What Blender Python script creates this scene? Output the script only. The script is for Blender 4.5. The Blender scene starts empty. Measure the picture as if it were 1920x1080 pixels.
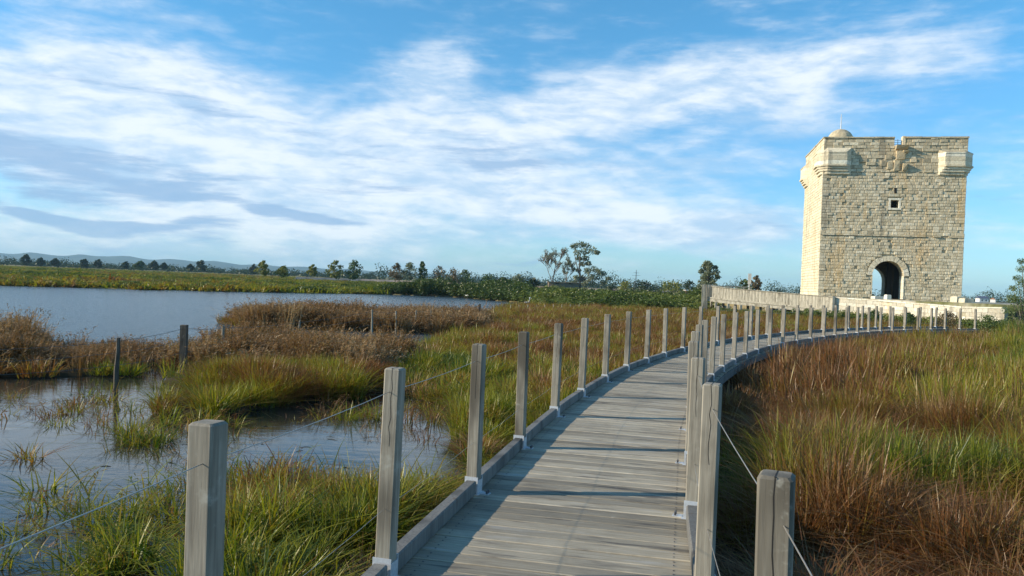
import bpy, bmesh, math, random
import numpy as np
from mathutils import Vector, Matrix, noise
R = math.radians
random.seed(7); rng = np.random.default_rng(7)
scn = bpy.context.scene
COL = scn.collection

# ------------------------------------------------------------ camera
EYE = 1.57
F = 1493.0                       # focal length in photo pixels (1920 wide)
cam_d = bpy.data.cameras.new('camera'); cam = bpy.data.objects.new('camera', cam_d); COL.objects.link(cam)
cam_d.sensor_width = 36.0; cam_d.lens = F / 1920 * 36.0
cam_d.clip_start = 0.05; cam_d.clip_end = 20000
MC = Matrix.Rotation(R(90 - 0.46), 4, 'X') @ Matrix.Rotation(R(2.24), 4, 'Z')
cam.matrix_world = Matrix.Translation((0, 0, EYE)) @ MC
scn.camera = cam
MC3 = MC.to_3x3()

def ray(px, py):
    return MC3 @ Vector(((px - 960) / F, (540 - py) / F, -1.0))
def G(px, py, z=-0.6):
    "point of the horizontal plane z that the photo shows at this pixel"
    d = ray(px, py); t = (z - EYE) / d.z
    return Vector((d.x * t, d.y * t, z))
def D(px, py, depth):
    "point at this pixel, so far away (along +Y)"
    d = ray(px, py); t = depth / d.y
    return Vector((d.x * t, d.y * t, EYE + d.z * t))
def hor(px): return 528 + (px - 960) * 0.0391

# ------------------------------------------------------------ light
SUN_AZ, SUN_EL = R(264), R(23)        # compass style: 0 = +Y, 90 = +X
world = bpy.data.worlds.new('World'); scn.world = world; world.use_nodes = True
sun_d = bpy.data.lights.new('sun', 'SUN'); sun_d.energy = 4.6; sun_d.angle = R(0.55); sun_d.color = (1.0, 0.86, 0.66)
sun = bpy.data.objects.new('sun', sun_d); COL.objects.link(sun)
sdir = Vector((math.sin(SUN_AZ) * math.cos(SUN_EL), math.cos(SUN_AZ) * math.cos(SUN_EL), math.sin(SUN_EL)))
sun.rotation_euler = sdir.to_track_quat('Z', 'Y').to_euler(); sun.location = (-20, 0, 30)
scn.view_settings.view_transform = 'Standard'; scn.view_settings.look = 'None'
scn.view_settings.gamma = 1.0; scn.view_settings.use_curve_mapping = False
scn.view_settings.exposure = 0.5

class NT:
    "small helper to write node trees"
    def __init__(s, nt): s.nt = nt; s.n = nt.nodes; s.l = nt.links
    def new(s, t, **k):
        nd = s.n.new(t)
        for a, v in k.items(): setattr(nd, a, v)
        return nd
    def put(s, nd, i, v):
        if isinstance(v, bpy.types.NodeSocket): s.l.new(v, nd.inputs[i])
        elif v is not None: nd.inputs[i].default_value = v
    def math(s, op, a, b=None, c=None, clamp=False):
        nd = s.new('ShaderNodeMath', operation=op, use_clamp=clamp)
        s.put(nd, 0, a); s.put(nd, 1, b); s.put(nd, 2, c); return nd.outputs[0]
    def mix(s, f, a, b, blend='MIX'):
        nd = s.new('ShaderNodeMix', data_type='RGBA', blend_type=blend)
        s.put(nd, 0, f); s.put(nd, 6, rgba(a)); s.put(nd, 7, rgba(b)); return nd.outputs[2]
    def noise(s, vec, scale, detail=4, rough=.55, dist=0, lac=2.0):
        nd = s.new('ShaderNodeTexNoise'); s.put(nd, 'Vector', vec)
        nd.inputs['Scale'].default_value = scale; nd.inputs['Detail'].default_value = detail
        nd.inputs['Roughness'].default_value = rough; nd.inputs['Distortion'].default_value = dist
        nd.inputs['Lacunarity'].default_value = lac
        return nd.outputs[0]
    def ramp(s, f, stops, interp='LINEAR'):
        nd = s.new('ShaderNodeValToRGB'); s.put(nd, 0, f); cr = nd.color_ramp; cr.interpolation = interp
        while len(cr.elements) < len(stops): cr.elements.new(0.5)
        for e, (p, c) in zip(cr.elements, stops):
            e.position = p; e.color = rgba(c) if not isinstance(c, (int, float)) else (c, c, c, 1)
        return nd.outputs[0]
    def smooth(s, v, a, b):
        nd = s.new('ShaderNodeMapRange', interpolation_type='SMOOTHSTEP'); s.put(nd, 0, v)
        nd.inputs[1].default_value = a; nd.inputs[2].default_value = b; return nd.outputs[0]
    def mapping(s, vec, loc=(0, 0, 0), rot=(0, 0, 0), sc=(1, 1, 1), typ='POINT'):
        nd = s.new('ShaderNodeMapping', vector_type=typ); s.put(nd, 0, vec)
        nd.inputs[1].default_value = loc; nd.inputs[2].default_value = rot; nd.inputs[3].default_value = sc
        return nd.outputs[0]
def rgba(c):
    if isinstance(c, (tuple, list)) and len(c) == 3: return (*c, 1)
    return c

def build_sky():
    t = NT(world.node_tree); t.n.clear()
    out = t.new('ShaderNodeOutputWorld'); bg = t.new('ShaderNodeBackground'); t.l.new(bg.outputs[0], out.inputs[0])
    sky = t.new('ShaderNodeTexSky', sky_type='NISHITA'); sky.sun_disc = False
    sky.sun_elevation = SUN_EL; sky.sun_rotation = SUN_AZ
    sky.air_density = 1.0; sky.dust_density = 0.1; sky.ozone_density = 3.0; sky.altitude = 0
    tc = t.new('ShaderNodeTexCoord')
    sep = t.new('ShaderNodeSeparateXYZ'); t.l.new(tc.outputs['Generated'], sep.inputs[0])
    az = t.math('MULTIPLY', t.math('ARCTAN2', sep.outputs[0], sep.outputs[1]), 57.2958)
    el = t.math('MULTIPLY', t.math('ARCSINE', sep.outputs[2]), 57.2958)
    cmb = t.new('ShaderNodeCombineXYZ'); t.l.new(az, cmb.inputs[0]); t.l.new(el, cmb.inputs[1])
    P = cmb.outputs[0]
    warpn = t.new('ShaderNodeTexNoise'); warpn.inputs['Scale'].default_value = .10; warpn.inputs['Detail'].default_value = 2
    t.l.new(P, warpn.inputs['Vector'])
    wv = t.new('ShaderNodeVectorMath', operation='SUBTRACT'); t.l.new(warpn.outputs[1], wv.inputs[0]); wv.inputs[1].default_value = (.5, .5, .5)
    wm = t.new('ShaderNodeVectorMath', operation='MULTIPLY'); t.l.new(wv.outputs[0], wm.inputs[0]); wm.inputs[1].default_value = (9, 4.5, 0)
    wa = t.new('ShaderNodeVectorMath', operation='ADD'); t.l.new(P, wa.inputs[0]); t.l.new(wm.outputs[0], wa.inputs[1])
    PW = wa.outputs[0]
    def azel(px, py):
        d = ray(px, py).normalized(); return math.degrees(math.atan2(d.x, d.y)), math.degrees(math.asin(d.z))
    def blobs(lst):
        acc = None
        for (px, py, hw, hh, ang, w) in lst:
            a, e = azel(px, py)
            m = t.mapping(PW, (a, e, 0), (0, 0, R(ang - 2.2)), (hw * .051, hh * .054, 1), 'TEXTURE')
            g = t.new('ShaderNodeTexGradient', gradient_type='SPHERICAL'); t.l.new(m, g.inputs[0])
            v = t.smooth(g.outputs[1], 0, .9)
            acc = t.math('MULTIPLY_ADD', v, w, acc if acc is not None else 0.0)
        return acc
    # white cloud: big sheet at left, a puff in the middle, combed wisps rising to the right, low bands
    cover = blobs([(120, 200, 420, 130, 0, .80), (420, 290, 460, 120, -2, .75), (250, 130, 260, 50, -4, .35), (760, 215, 130, 110, 30, .55),
                   (815, 125, 125, 60, 0, .60), (900, 270, 330, 80, 8, .60), (1120, 190, 260, 80, 14, .55), (1380, 150, 330, 62, 10, .50),
                   (1650, 115, 270, 48, 8, .42), (1000, 330, 420, 70, 0, .40), (1430, 200, 260, 40, 8, .35), (1330, 300, 260, 50, 10, .32),
                   (1240, 420, 420, 46, -3, .62), (1750, 430, 400, 30, 0, .22), (300, 445, 760, 70, 0, .75), (1000, 400, 600, 70, 0, .35), (640, 400, 420, 60, 0, .40),
                   (300, 25, 60, 36, 0, .32), (130, 20, 110, 40, 0, .32), (400, 62, 60, 16, 0, .40), (1640, 225, 170, 26, 0, .25)])
    nA = t.noise(t.mapping(PW, sc=(.07, .20, 1)), 1.0, 8, .62)
    nB = t.noise(t.mapping(P, rot=(0, 0, R(-52)), sc=(.14, .80, 1)), 1.0, 7, .62, .1)      # fine combed streaks
    nC = t.noise(t.mapping(P, (7, 2, 0), rot=(0, 0, R(6)), sc=(.30, .95, 1)), 1.0, 7, .58, .15)
    sp2 = t.new('ShaderNodeSeparateXYZ'); t.l.new(PW, sp2.inputs[0])
    right = t.smooth(sp2.outputs[0], -4, 8)
    nBw = t.math('MULTIPLY', nB, t.math('MULTIPLY_ADD', right, .55, .55))
    nn = t.math('ADD', t.math('MULTIPLY', nA, 1.15), t.math('ADD', nBw, t.math('MULTIPLY', nC, .70)))
    # a light scatter of cloud carries on all round the sky
    dens = t.math('ADD', t.math('ADD', t.math('MULTIPLY', cover, 1.0), nn), t.math('MULTIPLY_ADD', right, -.20, -1.24))
    dens = t.smooth(dens, -.10, 1.0)
    # thin grey-blue layers under the sheet, low at the left
    gcover = blobs([(30, 270, 200, 34, 4, .8), (170, 285, 160, 24, 0, .4), (120, 335, 260, 30, 0, .9), (330, 335, 130, 26, -4, .95), (330, 195, 300, 34, -4, .45),
                    (120, 395, 300, 14, 0, .8), (260, 415, 200, 22, 0, .9), (480, 388, 190, 12, -2, .8), (610, 408, 110, 14, 0, .8), (620, 300, 300, 40, 0, .30),
                    (950, 300, 300, 40, 0, .55), (215, 456, 55, 14, 0, 1.0), (415, 464, 44, 16, -8, .8), (560, 472, 110, 8, 0, .6),
                    (1440, 434, 90, 7, 3, .6), (980, 488, 90, 7, 0, .5), (600, 350, 240, 20, 0, .4)])
    nG = t.noise(t.mapping(P, (3, 9, 2), rot=(0, 0, R(2)), sc=(.13, 1.0, 1)), 1.0, 8, .64, .12)
    gd = t.smooth(t.math('ADD', t.math('MULTIPLY', gcover, .62), t.math('ADD', t.math('MULTIPLY', nG, 2.1), -1.24)), .0, .50)
    shade = t.noise(t.mapping(PW, (11, 4, 0), sc=(.09, .42, 1)), 1.0, 8, .66)
    white = t.mix(t.smooth(t.math('ADD', t.math('MULTIPLY', shade, .6), t.math('MULTIPLY', nC, .4)), .38, .60), (4.9, 6.6, 8.6), (9.0, 9.5, 10.0))
    fade = t.smooth(el, -1.0, 3.0)
    tone = t.mix(t.smooth(el, 0, 22), (.84, 1.24, 1.62), (.74, 1.56, 1.76))
    blue = t.mix(1.0, sky.outputs[0], tone, 'MULTIPLY')     # the clear washed blue of the photograph's autumn evening
    c1 = t.mix(t.math('MULTIPLY', dens, .88), blue, white)
    c2 = t.mix(t.math('MULTIPLY', t.math('MULTIPLY', gd, .80), fade), c1, (2.9, 4.7, 7.2))
    t.l.new(c2, bg.inputs[0]); bg.inputs[1].default_value = 0.08
build_sky()

# ------------------------------------------------------------ helpers
def tag(o, label=None, cat=None, group=None, kind=None):
    if label: o['label'] = label
    if cat: o['category'] = cat
    if group: o['group'] = group
    if kind: o['kind'] = kind
    return o
def empty(name, loc=(0, 0, 0), rz=0.0):
    o = bpy.data.objects.new(name, None); COL.objects.link(o); o.location = loc; o.rotation_euler = (0, 0, rz)
    o.empty_display_size = .2
    return o
def obj(name, mesh, mat=None, parent=None, loc=None, rot=None):
    if mat is not None and not mesh.materials: mesh.materials.append(mat)
    o = bpy.data.objects.new(name, mesh); COL.objects.link(o)
    if parent is not None: o.parent = parent
    if loc is not None: o.location = loc
    if rot is not None: o.rotation_euler = rot
    return o

class MB:
    "collects simple shapes into one mesh"
    def __init__(s): s.v = []; s.f = []; s.uv = {}; s.tone = []
    def poly(s, vs, fs, tone=.5):
        b = len(s.v); s.v += [tuple(v) for v in vs]; s.f += [tuple(b + i for i in f) for f in fs]
        s.tone += [tone] * len(vs); return b
    BOXF = ((0, 3, 2, 1), (4, 5, 6, 7), (0, 1, 5, 4), (1, 2, 6, 5), (2, 3, 7, 6), (3, 0, 4, 7))
    def box(s, x0, x1, y0, y1, z0, z1, tone=.5, M=None):
        vs = [Vector(p) for p in ((x0, y0, z0), (x1, y0, z0), (x1, y1, z0), (x0, y1, z0), (x0, y0, z1), (x1, y0, z1), (x1, y1, z1), (x0, y1, z1))]
        if M is not None: vs = [M @ v for v in vs]
        s.poly(vs, s.BOXF, tone)
    def prism(s, pts, a, b, axis='y', tone=.5):
        "polygon pts extruded from a to b along axis (pts in the other two axes)"
        n = len(pts)
        def P(p, h): return (p[0], h, p[1]) if axis == 'y' else ((h, p[0], p[1]) if axis == 'x' else (p[0], p[1], h))
        vs = [P(p, a) for p in pts] + [P(p, b) for p in pts]
        fs = [tuple(range(n)), tuple(range(2 * n - 1, n - 1, -1))] + [(i, i + n, (i + 1) % n + n, (i + 1) % n) for i in range(n)]
        s.poly(vs, fs, tone)
    def tube(s, pts, rad, seg=6, tone=.5, cap=True):
        pts = [Vector(p) for p in pts]; n = len(pts)
        rad = rad if isinstance(rad, (list, tuple)) else [rad] * n
        vs = []; up = Vector((.13, .21, 1)).normalized()
        for i, p in enumerate(pts):
            d = (pts[min(i + 1, n - 1)] - pts[max(i - 1, 0)])
            d = d.normalized() if d.length > 1e-9 else Vector((0, 0, 1))
            a = d.cross(up)
            if a.length < .05: a = d.cross(Vector((1, 0, 0)))
            a.normalize(); b = d.cross(a)
            for k in range(seg):
                t = 2 * math.pi * k / seg; vs.append(p + (a * math.cos(t) + b * math.sin(t)) * rad[i])
        fs = [(i * seg + k, i * seg + (k + 1) % seg, (i + 1) * seg + (k + 1) % seg, (i + 1) * seg + k) for i in range(n - 1) for k in range(seg)]
        if cap: fs += [tuple(range(seg - 1, -1, -1)), tuple((n - 1) * seg + k for k in range(seg))]
        s.poly(vs, fs, tone)
    def loft(s, rings, tone=.5):
        n = len(rings[0]); vs = [v for r in rings for v in r]
        fs = [(i * n + k, i * n + (k + 1) % n, (i + 1) * n + (k + 1) % n, (i + 1) * n + k) for i in range(len(rings) - 1) for k in range(n)]
        fs += [tuple(range(n - 1, -1, -1)), tuple((len(rings) - 1) * n + k for k in range(n))]
        s.poly(vs, fs, tone)
    def mesh(s, name, smooth=False, fix=True):
        m = bpy.data.meshes.new(name); m.from_pydata(s.v, [], s.f)
        if fix:
            bm = bmesh.new(); bm.from_mesh(m); bmesh.ops.recalc_face_normals(bm, faces=bm.faces); bm.to_mesh(m); bm.free()
        a = m.attributes.new('tone', 'FLOAT', 'POINT'); a.data.foreach_set('value', s.tone)
        if smooth: m.polygons.foreach_set('use_smooth', [True] * len(m.polygons))
        m.update(); return m

def principled(name, rough=.8, spec=.3):
    m = bpy.data.materials.new(name); m.use_nodes = True; t = NT(m.node_tree); b = t.n['Principled BSDF']
    b.inputs['Roughness'].default_value = rough; b.inputs['Specular IOR Level'].default_value = spec
    return m, t, b
def attr(t, name, typ='GEOMETRY'):
    nd = t.new('ShaderNodeAttribute', attribute_type=typ, attribute_name=name); return nd
def bump(t, b, h, strength=.5, dist=.01):
    nd = t.new('ShaderNodeBump'); nd.inputs['Strength'].default_value = strength; nd.inputs['Distance'].default_value = dist
    t.put(nd, 'Height', h); t.l.new(nd.outputs[0], b.inputs['Normal'])

# ------------------------------------------------------------ materials
def m_wood(name, c0, c1, c2, stretch=(60, 60, 2.5), grooves=False, tonal=.0):
    m, t, b = principled(name, .78, .25)
    tc = t.new('ShaderNodeTexCoord'); oi = t.new('ShaderNodeObjectInfo')
    off = t.new('ShaderNodeVectorMath', operation='SCALE'); off.inputs[0].default_value = (31, 17, 53); t.l.new(oi.outputs['Random'], off.inputs[3])
    ad = t.new('ShaderNodeVectorMath', operation='ADD'); t.l.new(tc.outputs['Object'], ad.inputs[0]); t.l.new(off.outputs[0], ad.inputs[1])
    v = ad.outputs[0]
    g = t.noise(t.mapping(v, sc=stretch), 1, 5, .65, .6)
    big = t.noise(t.mapping(v, sc=(3, 3, 1.1)), 1, 3, .5)
    c = t.ramp(g, [(.25, c0), (.5, c1), (.72, c2)])
    c = t.mix(t.smooth(big, .5, .72), c, tuple(x * .62 for x in c0), 'MIX')
    tn = attr(t, 'tone').outputs['Fac']
    c = t.mix(1.0, c, t.ramp(tn, [(0, .68), (1, 1.3)]), 'MULTIPLY')
    # knots
    vo = t.new('ShaderNodeTexVoronoi'); vo.inputs['Scale'].default_value = 1; t.l.new(t.mapping(v, sc=(7, 7, 2.6)), vo.inputs['Vector'])
    kn = t.smooth(vo.outputs['Distance'], .20, .07)
    c = t.mix(t.math('MULTIPLY', t.smooth(t.noise(v, 5, 5, .7), .60, .72), .55), c, (.42, .41, .35))
    c = t.mix(t.math('MULTIPLY', t.smooth(t.noise(t.mapping(v, (4, 1, 7)), 2.2, 4, .6), .52, .66), .5), c, tuple(x * .55 for x in c1))
    c = t.mix(t.math('MULTIPLY', kn, .6), c, (.10, .065, .04))
    t.l.new(c, b.inputs['Base Color'])
    bump(t, b, g, .45, .004)
    return m
WOOD = m_wood('weathered_post_wood', (.15, .132, .102), (.27, .245, .195), (.385, .355, .29))
KERB = m_wood('weathered_kerb_wood', (.10, .098, .09), (.18, .175, .16), (.25, .24, .215))
OLDW = m_wood('dark_stake_wood', (.045, .035, .028), (.10, .08, .06), (.19, .16, .12))
PALEW = m_wood('pale_picket_wood', (.30, .27, .20), (.44, .40, .31), (.56, .52, .41), (9, 9, 1.2))

def m_plank():
    m, t, b = principled('grooved_deck_board', .72, .3)
    uv = t.new('ShaderNodeUVMap'); uv.uv_map = 'UVMap'
    sp = t.new('ShaderNodeSeparateXYZ'); t.l.new(uv.outputs[0], sp.inputs[0])      # x metres along, y metres across
    tn = attr(t, 'tone').outputs['Fac']
    cm = t.new('ShaderNodeCombineXYZ'); t.l.new(sp.outputs[0], cm.inputs[0]); t.l.new(sp.outputs[1], cm.inputs[1])
    t.l.new(t.math('MULTIPLY', tn, 90), cm.inputs[2])
    g = t.noise(t.mapping(cm.outputs[0], sc=(3.2, 70, 1)), 1, 5, .65, .4)
    st = t.noise(t.mapping(cm.outputs[0], sc=(1.6, 9, 1)), 1, 4, .6)
    c = t.ramp(g, [(.25, (.235, .195, .135)), (.5, (.39, .34, .25)), (.75, (.52, .465, .355))])
    c = t.mix(t.smooth(st, .55, .75), c, (.43, .41, .36))
    c = t.mix(t.smooth(st, .46, .28), c, (.13, .115, .095))
    c = t.mix(1.0, c, t.ramp(tn, [(0, .62), (.5, 1.0), (1, 1.28)]), 'MULTIPLY')
    wp = t.new('ShaderNodeNewGeometry').outputs['Position']
    dirt = t.noise(wp, 1.3, 6, .65)
    c = t.mix(t.math('MULTIPLY', t.smooth(dirt, .48, .70), .45), c, (.16, .145, .115))
    c = t.mix(t.math('MULTIPLY', t.smooth(t.noise(wp, 9, 4, .7), .62, .78), .5), c, (.50, .47, .40))
    # anti-slip grooves milled along the board
    ph = t.math('MULTIPLY', sp.outputs[1], 2 * math.pi / .0135)
    gr = t.smooth(t.math('SINE', ph), -.9, .1)
    c = t.mix(gr, t.mix(1.0, c, (.55, .55, .55), 'MULTIPLY'), c)
    t.l.new(c, b.inputs['Base Color'])
    bump(t, b, t.math('ADD', t.math('MULTIPLY', gr, .8), t.math('MULTIPLY', g, .35)), .6, .004)
    return m
PLANK = m_plank()

def m_steel(name, col, rough, metal):
    m, t, b = principled(name, rough, .5)
    tc = t.new('ShaderNodeTexCoord'); n = t.noise(tc.outputs['Object'], 40, 4)
    t.l.new(t.ramp(n, [(.3, tuple(x * .75 for x in col)), (.7, col)]), b.inputs['Base Color'])
    b.inputs['Metallic'].default_value = metal
    return m
ZINC = m_steel('galvanised_steel', (.62, .65, .68), .5, .35)
CABLE = m_steel('stainless_cable', (.42, .40, .36), .42, .5)
BOLT = m_steel('dark_bolt', (.12, .12, .13), .5, .5)
WIREM = m_steel('old_fence_wire', (.16, .15, .13), .7, .3)

def m_stone(name, base, light, stain, scale=1.0):
    m, t, b = principled(name, .93, .15)
    tc = t.new('ShaderNodeTexCoord'); ge = t.new('ShaderNodeNewGeometry')
    v = ge.outputs['Position']
    tn = attr(t, 'tone').outputs['Fac']
    c = t.ramp(tn, [(0, tuple(x * .62 for x in base)), (.45, base), (.8, light), (1, tuple(min(.8, x * 1.12) for x in light))])
    big = t.noise(t.mapping(v, sc=(.35, .35, .22)), scale, 5, .6, .5)
    c = t.mix(t.math('MULTIPLY', t.smooth(big, .50, .68), .62), c, stain)
    drip = t.noise(t.mapping(v, sc=(.9, .9, .10)), scale, 5, .6, .2)
    c = t.mix(t.math('MULTIPLY', t.smooth(drip, .54, .70), .62), c, (.17, .155, .12))
    c = t.mix(t.math('MULTIPLY', t.smooth(drip, .44, .28), .55), c, (.62, .40, .15))
    fine = t.noise(v, 7 * scale, 6, .7)
    c = t.mix(1.0, c, t.ramp(fine, [(.25, .62), (.5, 1.0), (.75, 1.2)]), 'MULTIPLY')
    t.l.new(c, b.inputs['Base Color'])
    bump(t, b, t.noise(v, 5, 8, .7), .9, .06)
    return m
STONE = m_stone('tower_limestone', (.54, .465, .315), (.69, .615, .45), (.57, .45, .28))
PALE = m_stone('pale_dressed_limestone', (.62, .55, .41), (.76, .70, .56), (.60, .50, .33))
MORT = m_stone('recessed_mortar', (.46, .40, .27), (.52, .46, .33), (.42, .35, .23))
WALLST = m_stone('parapet_limestone', (.60, .545, .42), (.74, .69, .56), (.55, .47, .32))

def m_flat(name, col, rough=.8, var=.25, scale=3):
    m, t, b = principled(name, rough, .3)
    tc = t.new('ShaderNodeTexCoord'); n = t.noise(tc.outputs['Object'], scale, 5)
    t.l.new(t.ramp(n, [(.3, tuple(x * (1 - var) for x in col)), (.7, tuple(x * (1 + var) for x in col))]), b.inputs['Base Color'])
    return m
DARKM = m_flat('dark_opening', (.02, .018, .016))
BARK = m_flat('grey_bark', (.17, .145, .115), .9, .4, 6)
WHITE = m_flat('white_plaster', (.72, .70, .66))
SLATE = m_flat('blue_grey_roof', (.09, .11, .16))
TILE = m_flat('terracotta_roof', (.34, .17, .10))
FEATH = m_flat('brown_duck_feathers', (.06, .045, .035))
EGRET = m_flat('white_egret_feathers', (.8, .8, .78), .8, .05)

def m_leaf(name, stops, trans=.35, rough=.6, seg='tone'):
    "leaves and blades: colour from the thing's own tint and each blade's tone, light passes through"
    m = bpy.data.materials.new(name); m.use_nodes = True; t = NT(m.node_tree); t.n.clear()
    out = t.new('ShaderNodeOutputMaterial')
    tn = attr(t, 'tone').outputs['Fac']
    ti = attr(t, 'tint', 'INSTANCER').outputs['Fac'] if seg == 'inst' else None
    ge = t.new('ShaderNodeNewGeometry')
    nz = t.noise(ge.outputs['Position'], 1.1 if seg == 'inst' else .6, 3)
    if ti is not None:
        f = t.math('ADD', ti, t.math('ADD', t.math('MULTIPLY', t.math('SUBTRACT', tn, .5), .50), t.math('MULTIPLY', t.math('SUBTRACT', nz, .5), .5)))
    else:
        f = t.math('ADD', t.math('MULTIPLY', tn, .7), t.math('MULTIPLY', nz, .3))
    c = t.ramp(f, stops)
    d = t.new('ShaderNodeBsdfDiffuse'); t.l.new(c, d.inputs[0])
    tr = t.new('ShaderNodeBsdfTranslucent'); t.l.new(t.mix(1.0, c, (1.15, 1.1, .7), 'MULTIPLY'), tr.inputs[0])
    gl = t.new('ShaderNodeBsdfGlossy'); gl.inputs['Roughness'].default_value = .45; gl.inputs[0].default_value = (.8, .8, .75, 1)
    mx = t.new('ShaderNodeMixShader'); mx.inputs[0].default_value = trans; t.l.new(d.outputs[0], mx.inputs[1]); t.l.new(tr.outputs[0], mx.inputs[2])
    m2 = t.new('ShaderNodeMixShader'); m2.inputs[0].default_value = .04; t.l.new(mx.outputs[0], m2.inputs[1]); t.l.new(gl.outputs[0], m2.inputs[2])
    t.l.new(m2.outputs[0], out.inputs[0])
    return m
GRASSM = m_leaf('marsh_grass_blades', [(0, (.040, .085, .008)), (.22, (.24, .26, .016)), (.42, (.27, .21, .030)), (.58, (.225, .105, .030)), (.78, (.175, .068, .024)), (1, (.36, .23, .10))], .42, seg='inst')
REEDM = m_leaf('dry_reed_blades', [(0, (.09, .09, .022)), (.3, (.17, .095, .036)), (.6, (.27, .155, .065)), (1, (.44, .31, .17))], .3, seg='inst')
SHRUBM = m_leaf('bank_shrub_leaves', [(0, (.045, .075, .012)), (.35, (.105, .145, .025)), (.6, (.17, .20, .042)), (1, (.22, .21, .06))], .3, seg='inst')
LEAF_G = m_leaf('green_tree_leaves', [(0, (.02, .045, .012)), (.5, (.055, .10, .02)), (1, (.13, .18, .04))], .3)
LEAF_T = m_leaf('feathery_tamarisk_leaves', [(0, (.05, .085, .02)), (.5, (.12, .17, .045)), (1, (.22, .25, .09))], .4)
LEAF_Y = m_leaf('yellowing_tree_leaves', [(0, (.06, .09, .015)), (.5, (.17, .19, .03)), (1, (.34, .30, .07))], .3)
LEAF_D = m_leaf('dark_tree_leaves', [(0, (.010, .022, .010)), (.5, (.025, .045, .015)), (1, (.06, .085, .03))], .2)
LEAF_S = m_leaf('silvery_tree_leaves', [(0, (.07, .09, .05)), (.5, (.17, .20, .12)), (1, (.34, .36, .26))], .3)
LEAF_B = m_leaf('brown_tree_leaves', [(0, (.07, .05, .025)), (.5, (.16, .12, .06)), (1, (.30, .24, .13))], .3)

# ------------------------------------------------------------ plan of the marsh
ZW = -0.60
def PG(l): return [(G(x, y, ZW).x, G(x, y, ZW).y) for x, y in l]
WATER = PG([(-500, 516), (-300, 522), (0, 535), (200, 541), (400, 546), (700, 551.5), (850, 557), (940, 565), (1015, 571),
            (1010, 577), (945, 582), (915, 600), (905, 628), (850, 645), (770, 660), (745, 690), (738, 718), (800, 752), (868, 795), (888, 850), (880, 905),
            (650, 948), (450, 930), (400, 985), (372, 1090), (345, 1300), (335, 1700), (-2000, 1700), (-4000, 900), (-2500, 560)])
ISLES = [PG([(453, 612), (560, 617), (700, 623), (800, 627), (893, 621), (897, 604), (700, 600), (455, 597)]),
         PG([(325, 792), (400, 785), (440, 768), (520, 766), (600, 748), (640, 743), (690, 737), (737, 722), (747, 690), (745, 652), (600, 643), (480, 640), (400, 655), (340, 690), (318, 740)]),
         PG([(-300, 712), (0, 702), (120, 708), (200, 704), (330, 692), (350, 664), (200, 662), (0, 655), (-300, 650)])]
def inside(poly, x, y):
    x = np.asarray(x); y = np.asarray(y); r = np.zeros(x.shape, bool); n = len(poly)
    for i in range(n):
        x0, y0 = poly[i]; x1, y1 = poly[(i + 1) % n]
        if y0 == y1: continue
        c = ((y0 > y) != (y1 > y)) & (x < (x1 - x0) * (y - y0) / (y1 - y0) + x0); r ^= c
    return r
_w = [(rng.uniform(0, 6.28), rng.uniform(0, 6.28), rng.uniform(.8, 1.2)) for _ in range(24)]
def wob(x, y, f, k=0):
    "cheap smooth noise, about -1..1"
    s = 0
    for i in range(6):
        a, ph, q = _w[(i + 4 * k) % 24]; ff = f * q * (1 + .55 * i)
        s = s + np.sin((x * math.cos(a) + y * math.sin(a)) * ff + ph + i) / (1 + .5 * i)
    return s / 2.2
def is_land(x, y):
    r = np.clip(np.hypot(x, y) / 12, .35, 3)
    xx = x + .32 * r * wob(x, y, 2.2 / 1, 0); yy = y + .40 * r * wob(x, y, 1.9, 1)
    L = ~inside(WATER, xx, yy)
    for p in ISLES: L |= inside(p, xx, yy)
    return L
# causeway the tower stands on: distance (m) inside its foot line
WL = [D(1322, 542.5, 68), D(1500, 549.5, 63), D(1660, 555.8, 58), D(1800, 561, 52), D(1885, 564.5, 50)]
def mound(x, y):
    "raised ground under tower and road: 0..1"
    lx = (x - 30.45) * math.cos(R(12.2)) - (y - 64) * math.sin(R(12.2)) * 1.0
    # wall line as y = f(x)
    wy = np.interp(x, [p.x for p in WL] + [WL[-1].x + 40], [p.y for p in WL] + [WL[-1].y + 0])
    front = np.clip((y - wy - .25) / .3, 0, 1)
    back = np.clip((104 - y) / 6, 0, 1)
    left = np.clip((x - 21.0) / 3.0, 0, 1)
    return front * back * left
def ground_z(x, y):
    x = np.asarray(x, float); y = np.asarray(y, float)
    d = np.hypot(x, y)
    land = is_land(x, y).astype(float)
    z = np.where(land > 0, -0.53 + .03 * wob(x, y, 1.3, 2), -0.95)
    z = z + np.clip((d - 90) / 300, 0, 1) * .25 * land
    slope = np.clip((1 - np.abs(y - (np.interp(x, [p.x for p in WL], [p.y for p in WL]) - 1.2)) / 3.5), 0, 1) * np.clip((x - 24) / 6, 0, 1)
    z = z + slope * .35
    mm = mound(x, y)
    return z * (1 - mm) + mm * (1.32 + .02 * wob(x, y, .7, 3))

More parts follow.
